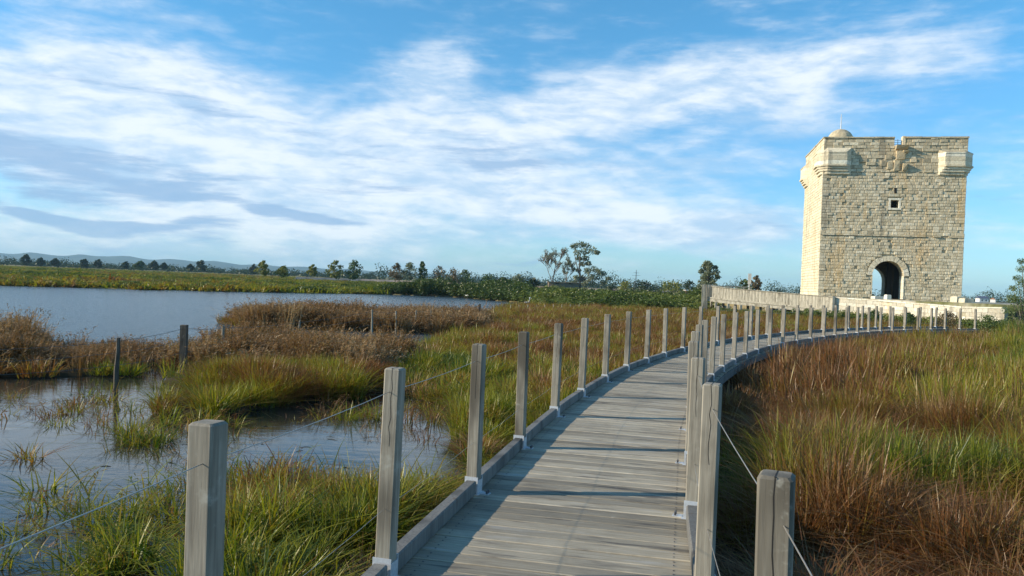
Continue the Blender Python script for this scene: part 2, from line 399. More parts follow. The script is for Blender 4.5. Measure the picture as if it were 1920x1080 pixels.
# ------------------------------------------------------------ ground and water
def axis(lo, hi, fine_lo, fine_hi, step, grow=1.16):
    a = list(np.arange(fine_lo, fine_hi + 1e-6, step)); s = step; v = fine_hi
    while v < hi: s *= grow; v += s; a.append(v)
    s = step; v = fine_lo; b = []
    while v > lo: s *= grow; v -= s; b.append(v)
    return np.array(b[::-1] + a)
XS = axis(-5200, 5200, -26, 46, .3); YS = axis(-40, 6200, 1, 72, .3)
def build_ground():
    X, Y = np.meshgrid(XS, YS); nx, ny = len(XS), len(YS)
    Z = ground_z(X, Y)
    v = np.stack([X, Y, Z], -1).reshape(-1, 3)
    idx = np.arange(nx * ny).reshape(ny, nx)
    f = np.stack([idx[:-1, :-1], idx[:-1, 1:], idx[1:, 1:], idx[1:, :-1]], -1).reshape(-1, 4)
    m = bpy.data.meshes.new('ground'); m.from_pydata(v.tolist(), [], f.tolist())
    m.polygons.foreach_set('use_smooth', [True] * len(m.polygons)); m.update()
    mat, t, b = principled('marsh_mud_and_turf', .95, .15)
    p = t.new('ShaderNodeNewGeometry').outputs['Position']
    n1 = t.noise(p, .9, 6, .65); n2 = t.noise(p, .035, 5, .6); n3 = t.noise(t.mapping(p, sc=(.004, .02, 1)), 1, 5, .6)
    sp = t.new('ShaderNodeSeparateXYZ'); t.l.new(p, sp.inputs[0])
    mud = t.ramp(n1, [(.3, (.030, .026, .016)), (.7, (.075, .062, .035))])
    turf = t.ramp(n2, [(.3, (.085, .10, .028)), (.5, (.17, .155, .05)), (.7, (.26, .20, .085))])
    turf = t.mix(t.smooth(n3, .45, .6), turf, (.30, .23, .11))
    ln = t.new('ShaderNodeVectorMath', operation='LENGTH'); t.l.new(p, ln.inputs[0])
    far = t.smooth(ln.outputs['Value'], 55, 85)
    road = t.ramp(n1, [(.3, (.42, .37, .27)), (.7, (.58, .53, .41))])
    c = t.mix(far, mud, turf)
    hi = t.smooth(sp.outputs[2], .9, 1.2)
    c = t.mix(hi, c, t.mix(t.smooth(t.noise(p, .25, 4), .45, .62), road, (.16, .16, .06)))
    t.l.new(c, b.inputs['Base Color']); bump(t, b, n1, .6, .05)
    o = obj('ground', m, mat); tag(o, kind='structure')
build_ground()

def build_water():
    m = bpy.data.meshes.new('water')
    xs = axis(-420, 60, -60, 20, 4, 1.5); xs = xs[(xs > -2200) & (xs < 120)]; ys = np.linspace(-30, 300, 60)
    X, Y = np.meshgrid(xs, ys); nx, ny = len(xs), len(ys)
    v = np.stack([X, Y, np.full_like(X, ZW)], -1).reshape(-1, 3); idx = np.arange(nx * ny).reshape(ny, nx)
    f = np.stack([idx[:-1, :-1], idx[:-1, 1:], idx[1:, 1:], idx[1:, :-1]], -1).reshape(-1, 4)
    m.from_pydata(v.tolist(), [], f.tolist()); m.update()
    mat, t, b = principled('shallow_lagoon_water', .06, .5)
    b.inputs['IOR'].default_value = 1.333
    p = t.new('ShaderNodeNewGeometry').outputs['Position']
    ln = t.new('ShaderNodeVectorMath', operation='LENGTH'); t.l.new(p, ln.inputs[0])
    n = t.noise(p, .5, 4)
    sh = t.smooth(ln.outputs['Value'], 17, 24)        # sheltered shallow pool against the open lagoon
    c = t.mix(sh, t.ramp(n, [(.35, (.022, .026, .024)), (.7, (.050, .050, .038))]), (.055, .075, .085))
    t.l.new(c, b.inputs['Base Color'])
    w1 = t.noise(t.mapping(p, rot=(0, 0, R(12)), sc=(1.0, 2.6, 1)), 1.6, 5, .62, .4)
    w2 = t.noise(t.mapping(p, sc=(1, 1.4, 1)), 7, 4, .6)
    st = t.smooth(t.noise(p, .45, 3), .4, .7)
    calm = t.math('ADD', t.math('MULTIPLY', w1, .06), t.math('MULTIPLY', t.math('MULTIPLY', w2, st), .035))
    open_ = t.math('ADD', t.math('MULTIPLY', w1, 2.0), t.math('MULTIPLY', w2, .5))
    hgt = t.new('ShaderNodeMix', data_type='FLOAT'); t.l.new(sh, hgt.inputs[0]); t.l.new(calm, hgt.inputs[2]); t.l.new(open_, hgt.inputs[3])
    bump(t, b, hgt.outputs[0], 1.0, .07)
    rr = t.new('ShaderNodeMix', data_type='FLOAT'); t.l.new(sh, rr.inputs[0]); rr.inputs[2].default_value = .05; rr.inputs[3].default_value = .16
    t.l.new(rr.outputs[0], b.inputs['Roughness'])
    tag(obj('water', m, mat), kind='structure')
build_water()

def build_mountains():
    "low blue ridge far behind the lagoon, at the left"
    prof = [(-500, 462), (-200, 466), (0, 470), (60, 471), (130, 474), (190, 474.5), (250, 478), (300, 483), (350, 483), (400, 487), (450, 492), (520, 495), (600, 500), (700, 505), (800, 511), (900, 518)]
    n = 140; m = MB(); rows = []
    dep = [3600, 3900, 4300, 4800, 5200]
    for r, y in enumerate(dep):
        row = []
        for i in range(n):
            px = -700 + i * (1700 / (n - 1)); py = np.interp(px, [p[0] for p in prof], [p[1] for p in prof])
            d = ray(px, 500); x = d.x / d.y * y
            h = (hor(px) - py) / F * 4300 * .8 + 1.5
            k = [0, .45, 1.0, .8, 0][r]
            z = max(0, h * k * (1 + .10 * math.sin(i * .9 + r) + .07 * noise.noise((i * .35, r * 2., 0))))
            row.append((x, y + 60 * noise.noise((i * .2, r, 3)), z - (.5 if r in (0, 4) else 0)))
        rows.append(row)
    vs = [v for r in rows for v in r]
    m.poly(vs, [(a * n + i, a * n + i + 1, (a + 1) * n + i + 1, (a + 1) * n + i) for a in range(4) for i in range(n - 1)])
    o = obj('hills', m.mesh('hills', True), m_flat('scrub_covered_hillside', (.05, .06, .035), .95, .5, .004)); tag(o, kind='structure')
build_mountains()

# ------------------------------------------------------------ boardwalk
LEFT = [(-1.55, -1.6), (-1.23, .6), (-.92, 2.41), (-.61, 4.15), (-.23, 5.85), (.13, 7.54), (.55, 9.4), (1.03, 11.15), (1.58, 13.0), (2.18, 14.8), (2.82, 16.4),
        (3.5, 18.0), (4.27, 19.7), (5.17, 21.5), (6.02, 23.0), (6.95, 24.6), (8.7, 27.2), (9.66, 28.6), (10.75, 30.1), (12.7, 32.6), (14.8, 35.0), (17.0, 37.2), (19.4, 39.3), (22.0, 41.2), (23.0, 41.85)]
def smooth_curve(pts, n_iter=2, step=.1):
    p = np.array(pts, float)
    # Catmull-Rom, then a light smoothing and even spacing
    q = []
    P = np.vstack([2 * p[0] - p[1], p, 2 * p[-1] - p[-2]])
    for i in range(1, len(P) - 2):
        for t in np.linspace(0, 1, 20, endpoint=False):
            a, b, c, d = P[i - 1], P[i], P[i + 1], P[i + 2]
            q.append(.5 * ((2 * b) + (-a + c) * t + (2 * a - 5 * b + 4 * c - d) * t * t + (-a + 3 * b - 3 * c + d) * t ** 3))
    q = np.array(q + [P[-2]])
    s = np.r_[0, np.cumsum(np.hypot(*np.diff(q, axis=0).T))]
    u = np.arange(0, s[-1], step); q = np.stack([np.interp(u, s, q[:, 0]), np.interp(u, s, q[:, 1])], 1)
    k = 31; pad = np.vstack([q[0] + (q[0] - q[1]) * np.arange(k // 2, 0, -1)[:, None], q, q[-1] + (q[-1] - q[-2]) * np.arange(1, k // 2 + 1)[:, None]])
    q = np.stack([np.convolve(pad[:, 0], np.ones(k) / k, 'valid'), np.convolve(pad[:, 1], np.ones(k) / k, 'valid')], 1)
    return q
LC = smooth_curve(LEFT)                                # line of the left posts
tan_ = np.gradient(LC, axis=0); tan_ /= np.hypot(*tan_.T)[:, None]
NRM = np.stack([tan_[:, 1], -tan_[:, 0]], 1)           # to the right
WID = 1.58
EXTRA = .10 * np.clip((5.6 - LC[:, 1]) / 3.4, 0, 1)      # the deck flares a little towards the viewer
RC = LC + NRM * (WID + EXTRA)[:, None]
SC = np.r_[0, np.cumsum(np.hypot(*np.diff(LC, axis=0).T))]
def at_s(curve, s_arr, s):
    return Vector((np.interp(s, s_arr, curve[:, 0]), np.interp(s, s_arr, curve[:, 1]), 0))
def head(s):
    a = np.interp(s, SC, tan_[:, 0]); b = np.interp(s, SC, tan_[:, 1]); return math.atan2(a, b)      # bearing

def plank_mesh(s0, s1, tone):
    m = MB(); over = .09
    def P(s, side, z):
        c = at_s(LC, SC, s); n = Vector((np.interp(s, SC, NRM[:, 0]), np.interp(s, SC, NRM[:, 1]), 0))
        return c + n * (-over if side == 0 else WID + over + np.interp(s, SC, EXTRA)) + Vector((0, 0, z))
    b = .004
    low = [P(s0, 0, -.028), P(s0, 1, -.028), P(s1, 1, -.028), P(s1, 0, -.028)]
    mid = [P(s0, 0, -b), P(s0, 1, -b), P(s1, 1, -b), P(s1, 0, -b)]
    top = [P(s0 + b, 0, 0), P(s0 + b, 1, 0), P(s1 - b, 1, 0), P(s1 - b, 0, 0)]
    dz = random.uniform(-.002, .002)
    for v in low + mid + top: v.z += dz
    m.poly(low + mid + top, [(3, 2, 1, 0)] + [(i, (i + 1) % 4, (i + 1) % 4 + 4, i + 4) for i in range(4)] + [(i + 4, (i + 1) % 4 + 4, (i + 1) % 4 + 8, i + 8) for i in range(4)] + [(8, 9, 10, 11)], tone)
    uv = []; L = WID + 2 * over; w = s1 - s0; ou = random.uniform(0, 40)
    base = [(0, 0), (L, 0), (L, w), (0, w)]
    m.uvs = [(base[i % 4][0] + ou, base[i % 4][1]) for i in range(12)]
    return m
def finish_uv(m, uvs):
    lay = m.uv_layers.new(name='UVMap'); li = np.zeros(len(m.loops), np.int32); m.loops.foreach_get('vertex_index', li)
    lay.data.foreach_set('uv', np.array(uvs)[li].ravel())
boardwalk = tag(empty('boardwalk', (0, 0, 0)), 'grey grooved timber boardwalk curving away to the right over the marsh', 'boardwalk')
pitch = .146; s = .02; k = 0; rest = MB(); rest.uvs = []
s_lo = .9
PL = []
s = s_lo
while s + pitch < SC[-1]:
    PL.append((s, s + pitch - .010)); s += pitch
for i, (a, b_) in enumerate(PL):
    mb = plank_mesh(a, b_, random.random())
    if i < 300:
        me = mb.mesh('plank', fix=False); finish_uv(me, mb.uvs); obj('plank', me, PLANK, boardwalk)
    else:
        rest.poly(mb.v, [f for f in mb.f], mb.tone[0]); rest.uvs += mb.uvs
me = rest.mesh('far_planks', fix=False); finish_uv(me, rest.uvs); tag(obj('deck_boards', me, PLANK, boardwalk), 'far deck boards of the boardwalk', kind='stuff')
# edge joists under both edges, and cross beams on piles
for side in (0, 1):
    m = MB(); off = -.075 if side == 0 else WID + .075
    pts = [(at_s(LC, SC, s_) + Vector((np.interp(s_, SC, NRM[:, 0]), np.interp(s_, SC, NRM[:, 1]), 0)) * (off + (np.interp(s_, SC, EXTRA) if side else 0)), head(s_)) for s_ in np.arange(s_lo, SC[-1], .4)]
    rings = []
    for c, h in pts:
        n = Vector((math.cos(h), -math.sin(h), 0)) * .035
        rings.append([c - n + Vector((0, 0, -.17)), c + n + Vector((0, 0, -.17)), c + n + Vector((0, 0, -.034)), c - n + Vector((0, 0, -.034))])
    m.loft(rings, .4); obj('edge_beam', m.mesh('edge_beam'), KERB, boardwalk)
pile = MB(); pile.tube([(0, 0, -1.6), (0, 0, -.24)], .07, 8); pm = pile.mesh('pile')
for s_ in np.arange(s_lo + 1, SC[-1], 2.6):
    n = Vector((np.interp(s_, SC, NRM[:, 0]), np.interp(s_, SC, NRM[:, 1]), 0)); c = at_s(LC, SC, s_)
    for off in (.12, WID - .12): obj('pile', pm, OLDW, boardwalk, c + n * off)

# railings: square posts in galvanised shoes, kerb rail between them, two steel cables
PW_ = .088; PH = 1.10
def post_mesh():
    m = MB(); h = PW_ / 2; c = .007
    def ring(z, r, cc):
        return [(-r + cc, -r, z), (r - cc, -r, z), (r, -r + cc, z), (r, r - cc, z), (r - cc, r, z), (-r + cc, r, z), (-r, r - cc, z), (-r, -r + cc, z)]
    m.loft([ring(.035, h, c), ring(.4, h, c), ring(.75, h, c), ring(PH - .008, h, c), ring(PH, h - .008, c)], .55)
    return m.mesh('post')
def shoe_mesh():
    m = MB(); h = PW_ / 2 + .001; t_ = .006
    m.box(-h - t_, h + t_, -h - t_, -h, 0.004, .125); m.box(-h - t_, h + t_, h, h + t_, .004, .125)
    m.box(-h - t_, -h, -h, h, .004, .10); m.box(h, h + t_, -h, h, .004, .10); m.box(-h - .02, h + .02, -h - .02, h + .02, 0.0005, .0038)
    m.box(h + .0205, h + .085, -.03, .03, .0005, .007)
    return m.mesh('shoe')
def bolt_mesh():
    m = MB(); h = PW_ / 2 + .007
    m.tube([(0, -h, .07), (0, -h - .012, .07)], .011, 6); m.tube([(-.018, h, .08), (-.018, h + .012, .08)], .011, 6)
    m.tube([(h + .062, -.016, .007), (h + .062, -.016, .03)], .008, 6); m.tube([(h + .062, .016, .007), (h + .062, .016, .03)], .008, 6)
    return m.mesh('bolt')
POSTM = [post_mesh() for _ in range(1)]; SHOE = shoe_mesh(); BOLTM = bolt_mesh()
def crack_mesh():
    m = MB(); pts = [(random.uniform(-.004, .004) + .002 * i % .006, -PW_ / 2 - .0004, PH - i * .05) for i in range(9)]
    for a, b in zip(pts, pts[1:]): m.poly([(a[0] - .0018, a[1], a[2]), (a[0] + .0018, a[1], a[2]), (b[0] + .0016, b[1], b[2]), (b[0] - .0016, b[1], b[2])], [(0, 1, 2, 3)])
    m.box(-.0016, .0018, -PW_ / 2, PW_ / 2 - .01, PH - .0005, PH + .0006)
    return m.mesh('crack')
# screw heads, two to a board end
sc_ = MB()
for i, (a, b_) in enumerate(PL[:130]):
    for side in (0, 1):
        for f in (.28, .72):
            q = a + (b_ - a) * f; n = Vector((np.interp(q, SC, NRM[:, 0]), np.interp(q, SC, NRM[:, 1]), 0)); c = at_s(LC, SC, q) + n * (.11 if side == 0 else WID - .11)
            sc_.prism([(c.x + .0055 * math.cos(k * 1.047), c.y + .0055 * math.sin(k * 1.047)) for k in range(6)], .001, .0032, 'z', .3)
tag(obj('screws', sc_.mesh('screws', fix=False), BOLT, boardwalk), 'rows of screw heads along the board ends', kind='stuff')
def railing(name, label, curve, s_list, side, s_start, s_end, lean_seed, special={}):
    rnd = random.Random(lean_seed)
    root = tag(empty(name, at_s(curve, SC, s_list[0])), label, 'railing')
    inv = -root.location
    for i, s_ in enumerate(s_list):
        p = at_s(curve, SC, s_) + inv; h = head(s_) + rnd.uniform(-.05, .05) + (.07 if side == 0 else .10) * (1 if s_ < 14 else .5)
        if i in special: h += special[i]
        o = obj('post', POSTM[0], WOOD, root, p, (rnd.uniform(-.012, .012), rnd.uniform(-.012, .012), -h))
        sh = obj('bracket', SHOE, ZINC, o, None, (0, 0, 0 if side == 0 else math.pi))
        obj('bolt', BOLTM, BOLT if side == 0 else ZINC, o, None, (0, 0, 0 if side == 0 else math.pi))
        if i in special or (s_ < 14 and rnd.random() < .6): obj('crack', crack_mesh(), DARKM, o)
    ends = [s_start] + list(s_list) + [s_end]
    for a, b in zip(ends, ends[1:]):
        a2, b2 = a + .075, b - .075
        if b2 - a2 < .2: continue
        m = MB(); rings = []
        for q in np.linspace(a2, b2, 5):
            c = at_s(curve, SC, q) + inv; h = head(q); n = Vector((math.cos(h), -math.sin(h), 0)) * .04
            zz = .012
            rings.append([c - n + Vector((0, 0, zz)), c + n + Vector((0, 0, zz)), c + n + Vector((0, 0, zz + .085)), c + n * .8 + Vector((0, 0, zz + .093)), c - n * .8 + Vector((0, 0, zz + .093)), c - n + Vector((0, 0, zz + .085))])
        m.loft(rings, rnd.random()); obj('kerb_rail', m.mesh('kerb_rail'), KERB, root)
    for z in (.98, .38):
        m = MB(); pts = []
        for a, b in zip(ends, ends[1:]):
            A = at_s(curve, SC, a) + inv; B = at_s(curve, SC, b) + inv
            for t_ in (0, .25, .5, .75):
                q = A.lerp(B, t_); q.z = z - .010 * 4 * t_ * (1 - t_); pts.append(q)
        m.tube(pts, .0019 if side else (.0019 if z > .5 else .0010), 5); obj('cable', m.mesh('cable'), CABLE, root)
    return root
# post stations: matched on the left row to the photograph, then an even pitch
def s_of(curve, x, y): return SC[np.argmin((curve[:, 0] - x) ** 2 + (curve[:, 1] - y) ** 2)]
ls = [s_of(LC, *p) for p in [(-1.23, .6), (-.92, 2.41), (-.61, 4.15), (-.23, 5.85), (.13, 7.54), (.55, 9.4), (1.03, 11.15), (1.58, 13.0), (2.18, 14.8), (2.82, 16.4), (3.5, 18.0), (4.27, 19.7)]]
while ls[-1] + 1.75 < SC[-1]: ls.append(ls[-1] + (1.78 if ls[-1] < 34 else 1.56))
rs = [s_of(RC, *p) for p in [(.56, .1), (.74, 2.06), (1.0, 3.95), (1.24, 5.5), (1.55, 7.1)]]
while rs[-1] + 1.75 < SC[-1]: rs.append(rs[-1] + (1.78 if rs[-1] < 32 else 1.56))
railing('railing', 'post and cable railing along the left, water side of the boardwalk', LC, ls, 0, s_lo, SC[-1], 3)
railing('railing', 'post and cable railing along the right, inner side of the boardwalk', RC, rs, 1, s_lo, SC[-1], 5, {1: .12, 2: .08})

# ------------------------------------------------------------ stone tower
TH = R(12.2); TW = 10.75; TD = 10.0; TB = 1.22; TOP = 13.17
tower = tag(empty('stone_tower', (30.27, 64.04, TB), -TH), 'square medieval limestone gate tower with arched passage and corner turrets', 'tower')
HW = TW / 2
DL, DR, ZS = -.98 - .33, 1.62 - .33, 2.25            # door left, right, springing height
def fit_px(px, y=0.0):
    "local x on the tower's front whose picture column is px"
    d = ray(px, 560); a = d.x / d.y; t = Vector((math.cos(TH), -math.sin(TH))); bk = Vector((math.sin(TH), math.cos(TH)))
    ox, oy = 30.27 + bk.x * y, 64.04 + bk.y * y
    return (a * oy - ox) / (t.x - a * t.y)
def loc_z(px, py, y=0.0):
    x = fit_px(px, y); Y = 64 - math.sin(TH) * x + math.cos(TH) * y
    return D(px, py, Y).z - TB
DL, DR = fit_px(1633.5), fit_px(1693)
ARC = (DR - DL) / 2; DC = (DL + DR) / 2; ZS = loc_z(1663, 489) - ARC
WX, WZ = fit_px(1670), loc_z(1670, 382)
WH = .30
def arch_pts(xc, r, zs, n=14):
    return [(xc + r * math.cos(a), zs + r * math.sin(a)) for a in np.linspace(0, math.pi, n)]
def wall_core(m, y0, y1, dl, dr, zs, door=True, win=True, top=TOP - 1.35):
    r = (dr - dl) / 2; xc = (dl + dr) / 2; i = .12
    L, Rr = -HW + i, HW - i
    if not door:
        m.box(L, Rr, y0, y1, 0, top); return
    m.box(L, dl, y0, y1, 0, zs); m.box(dr, Rr, y0, y1, 0, zs)
    zt = zs + r + .3
    ap = arch_pts(xc, r, zs)
    for (a0, b0) in zip(ap, ap[1:]): m.prism([(a0[0], a0[1]), (a0[0], zt), (b0[0], zt), (b0[0], b0[1])], y0, y1, 'y')
    m.box(L, dl, y0, y1, zs, zt); m.box(dr, Rr, y0, y1, zs, zt)
    if not win: m.box(L, Rr, y0, y1, zt, top); return
    m.box(L, Rr, y0, y1, zt, WZ - WH)
    m.box(L, WX - WH, y0, y1, WZ - WH, WZ + WH); m.box(WX + WH, Rr, y0, y1, WZ - WH, WZ + WH)
    m.box(L, Rr, y0, y1, WZ + WH, top)
m = MB()
wall_core(m, .12, 1.3, DL, DR, ZS)
ER = DL + 2.95; EL = ER - 2.5
wall_core(m, TD - 1.3, TD - .12, EL, ER, 1.75, True, False)
m.box(-HW + .12, -HW + 1.3, 1.3, TD - 1.3, 0, TOP - 1.35); m.box(HW - 1.3, HW - .12, 1.3, TD - 1.3, 0, TOP - 1.35)
m.box(-HW + 1.3, HW - 1.3, 1.3, TD - 1.3, TOP - 1.5, TOP - 1.35)       # roof platform
obj('wall_core', m.mesh('wall_core'), MORT, tower)
m = MB()   # passage lining
m.box(DL - .5, DL - .25, 1.3, TD - 1.3, 0, ZS + ARC + .5); m.box(max(DR, ER) + .12, max(DR, ER) + .4, 1.3, TD - 1.3, 0, ZS + ARC + .5)
m.box(DL - .5, max(DR, ER) + .4, 1.3, TD - 1.3, ZS + ARC + .5, ZS + ARC + .7)
m.box(DL - .25, DR + .12, -.6, TD + .5, .06, .16)
obj('passage', m.mesh('passage'), m_stone('shaded_passage_stone', (.10, .075, .045), (.15, .115, .075), (.10, .07, .04)), tower)  # stone colour darkened to stand for the shade inside the passage

stones = []        # (area seen, MB)
def stone_box(frame, u0, u1, z0, z1, proud, tone, mt='front', bev=.024, back=.14):
    "a slightly cushioned block: frame(u, z, out) -> point"
    j = .0065
    u0 += j; u1 -= j; z0 += j; z1 -= j
    bu = min(bev, (u1 - u0) * .3); bz = min(bev, (z1 - z0) * .3)
    q = lambda: random.uniform(-.008, .008)
    vs = [frame(u0, z0, -back), frame(u1, z0, -back), frame(u1, z1, -back), frame(u0, z1, -back),
          frame(u0, z0, proud - .022), frame(u1, z0, proud - .022), frame(u1, z1, proud - .022), frame(u0, z1, proud - .022),
          frame(u0 + bu + q(), z0 + bz, proud + q()), frame(u1 - bu + q(), z0 + bz, proud + q()), frame(u1 - bu + q(), z1 - bz, proud + q()), frame(u0 + bu + q(), z1 - bz, proud + q())]
    fs = [(i, (i + 1) % 4, (i + 1) % 4 + 4, i + 4) for i in range(4)] + [(i + 4, (i + 1) % 4 + 4, (i + 1) % 4 + 8, i + 8) for i in range(4)] + [(8, 9, 10, 11)]
    mb = MB(); mb.poly(vs, fs, tone); stones.append((((u1 - u0) * (z1 - z0)) * (1 if mt == 'front' else .25 if mt == 'left' else 0), mb))
FR_front = lambda u, z, o: (u, -o, z)
FR_left = lambda u, z, o: (-HW - o, u, z)
FR_right = lambda u, z, o: (HW + o, u, z)
FR_back = lambda u, z, o: (u, TD + o, z)
def course_heights(z0, z1, lo=.19, hi=.27):
    zs = [z0]
    while zs[-1] < z1 - hi: zs.append(zs[-1] + random.uniform(lo, hi))
    zs.append(z1); return zs
ZC = loc_z(1670, 443)           # string course
ZL = loc_z(1670, 322)           # ledge below the parapet
def allowed_front(u0, u1, z0, z1):
    r = ARC + .38
    for u in (u0, (u0 + u1) / 2, u1):
        for z in (z0, z1):
            if z <= ZS and DL - .02 < u < DR + .02: return False
            if z > ZS and math.hypot(u - DC, z - ZS) < r: return False
    if u1 > WX - WH - .16 and u0 < WX + WH + .16 and z1 > WZ - WH - .16 and z0 < WZ + WH + .16: return False
    return True
def face(frame, u_lo, u_hi, z0, z1, mt, front=False, smoothness=0, lo=.19, hi=.28):
    for a, b in zip(course_heights(z0, z1, lo, hi), course_heights(z0, z1, lo, hi)[1:]) if False else (lambda c: zip(c, c[1:]))(course_heights(z0, z1, lo, hi)):
        u = u_lo; first = True
        while u < u_hi - .02:
            w = random.uniform(.22, .50) * (1.3 if first else 1); first = False
            if u_hi - (u + w) < .25: w = u_hi - u
            v = min(u + w, u_hi)
            if front:
                cand = [(u, v)]
                if not allowed_front(u, v, a, b):
                    # clip to the door jambs
                    cand = []
                    if b <= ZS + .3:
                        if u < DL - .1 and allowed_front(u, DL - .03, a, b): cand = [(u, DL - .025)]
                        elif v > DR + .1 and allowed_front(DR + .03, v, a, b): cand = [(DR + .025, v)]
                    n = 6
                    if not cand:
                        us = np.linspace(u, v, n + 1); run = []
                        for p, q in zip(us, us[1:]):
                            if allowed_front(p, q, a, b): run.append((p, q))
                        if run and len(run) < n: cand = [(run[0][0], run[-1][1])] if abs((run[-1][1] - run[0][0]) - sum(q - p for p, q in run)) < 1e-6 else []
            else: cand = [(u, v)]
            for (p, q) in cand:
                if q - p < .08: continue
                k = random.random()
                proud = (random.gauss(.0, .014) - (.05 if k < .06 else 0) + (.03 if k > .95 else 0)) if mt != 'left' else random.gauss(0, .006)
                if k < .02 and front and q - p < .34: continue
                stone_box(frame, p, q, a, b, proud, min(1, max(0, random.gauss(.55 if mt != 'left' else .82, .15))), mt)  # left face toned lighter, its sunlight put into the stone colour
            u = v
q = .02
face(FR_front, -HW, HW, 0, ZC, 'front', True); face(FR_front, -HW, HW, ZC + .12, ZL, 'front', True); face(FR_front, -HW, HW, ZL + .1, TOP - .12, 'front', True, lo=.22, hi=.30) if False else None
# parapet zone: front with a crenel notch
NX0, NX1, NZ = fit_px(1665), fit_px(1682), loc_z(1670, 272)
cs = course_heights(ZL, NZ, .24, .34)
for a, b in zip(cs, cs[1:]):
    u = -HW
    while u < HW - .02:
        w = random.uniform(.3, .75)
        if HW - (u + w) < .25: w = HW - u
        stone_box(FR_front, u, min(u + w, HW), a, b, random.gauss(.0, .03) - (.07 if random.random() < .06 else 0), min(1, max(0, random.gauss(.42, .2)))); u += w
cs = course_heights(NZ, TOP - .10, .22, .32)
for a, b in zip(cs, cs[1:]):
    for lo_, hi_ in ((-HW, NX0), (NX1, HW)):
        u = lo_
        while u < hi_ - .02:
            w = random.uniform(.3, .75)
            if hi_ - (u + w) < .25: w = hi_ - u
            stone_box(FR_front, u, min(u + w, hi_), a, b, random.gauss(.0, .02), min(1, max(0, random.gauss(.42, .2)))); u += w
for fr, nm, sm in ((FR_left, 'left', 1), (FR_right, 'right', 0), (FR_back, 'back', 0)):
    lo_, hi_ = (.02, TD - .02) if nm != 'back' else (-HW + .02, HW - .02)
    if nm == 'back':
        for a, b in (lambda c: zip(c, c[1:]))(course_heights(0, TOP - .1, .35, .5)):
            u = lo_
            while u < hi_ - .02:
                w = random.uniform(.6, 1.1)
                if hi_ - (u + w) < .4: w = hi_ - u
                if not (u + w > EL - .1 and u < ER + .1 and a < 1.75 + 1.3): stone_box(fr, u, u + w, a, b, 0, random.random(), nm)
                u += w
    else: face(fr, lo_, hi_, 0, TOP - .10, nm)
stones.sort(key=lambda s_: -s_[0])
for ar, mb in stones[:300]:
    obj('stone', mb.mesh('stone', fix=False), STONE, tower)
rest = MB()
for ar, mb in stones[300:]: rest.poly(mb.v, mb.f, mb.tone[0])
tag(obj('small_stones', rest.mesh('small_stones', fix=False), STONE, tower), 'smaller coursed stones of the tower walls', kind='stuff')
# parapet ring (inner), coping slabs
m = MB(); pt = .55
m.box(-HW + .12, NX0 - .01, .12, pt, TOP - 1.35, TOP - .1); m.box(NX1 + .01, HW - .12, .12, pt, TOP - 1.35, TOP - .1); m.box(NX0 - .01, NX1 + .01, .12, pt, TOP - 1.35, NZ - .01)
m.box(-HW + .12, -HW + pt, pt, TD - pt, TOP - 1.35, TOP - .1); m.box(HW - pt, HW - .12, pt, TD - pt, TOP - 1.35, TOP - .1)
# back parapet stands lower, so light shows through the notch
m.box(-HW + .12, HW - .12, TD - pt, TD - .12, TOP - 1.35, TOP - .9)
obj('parapet', m.mesh('parapet'), STONE, tower)
def coping(x0, x1, y0, y1, n, along='x'):
    for i in range(n):
        mm = MB(); j = .008; t_ = random.uniform(.2, .6)
        if along == 'x':
            a = x0 + (x1 - x0) * i / n; b = x0 + (x1 - x0) * (i + 1) / n; mm.box(a + j, b - j, y0, y1, TOP - .10, TOP + random.uniform(-.02, .03), t_)
        else:
            a = y0 + (y1 - y0) * i / n; b = y0 + (y1 - y0) * (i + 1) / n; mm.box(x0, x1, a + j, b - j, TOP - .10, TOP + random.uniform(-.02, .03), t_)
        obj('coping_stone', mm.mesh('coping_stone'), STONE, tower)
coping(-HW - .06, NX0 + .02, -.06, pt, 7); coping(NX1 - .02, HW + .06, -.06, pt, 7)
coping(-HW - .06, -HW + pt, pt + .01, TD + .05, 12, 'y'); coping(HW - pt, HW + .06, pt + .01, TD + .05, 12, 'y')
# worn string course and ledge, in pieces with a few missing
for (zz, hh, pr, n, miss) in ((ZC, .12, .10, 19, .12), (ZL - .02, .10, .07, 17, .35)):
    for i in range(n):
        if random.random() < miss: continue
        if zz == ZC and False: continue
        a = -HW + TW * i / n; b = -HW + TW * (i + 1) / n; mm = MB()
        mm.box(a + .01, b - .01, -pr + random.uniform(-.02, .03), .13, zz + .005, zz + hh - .005, random.random() * .6 + .2)
        obj('string_course_stone', mm.mesh('string_course_stone'), STONE, tower)
m = MB(); m.box(-HW + .05, HW - .05, .05, .15, ZC - .05, ZC + .12, 0); obj('string_course_shadow_bed', m.mesh('string_course_shadow_bed'), STONE, tower)  # darkest tone: the shadow line at the course is put into the colour
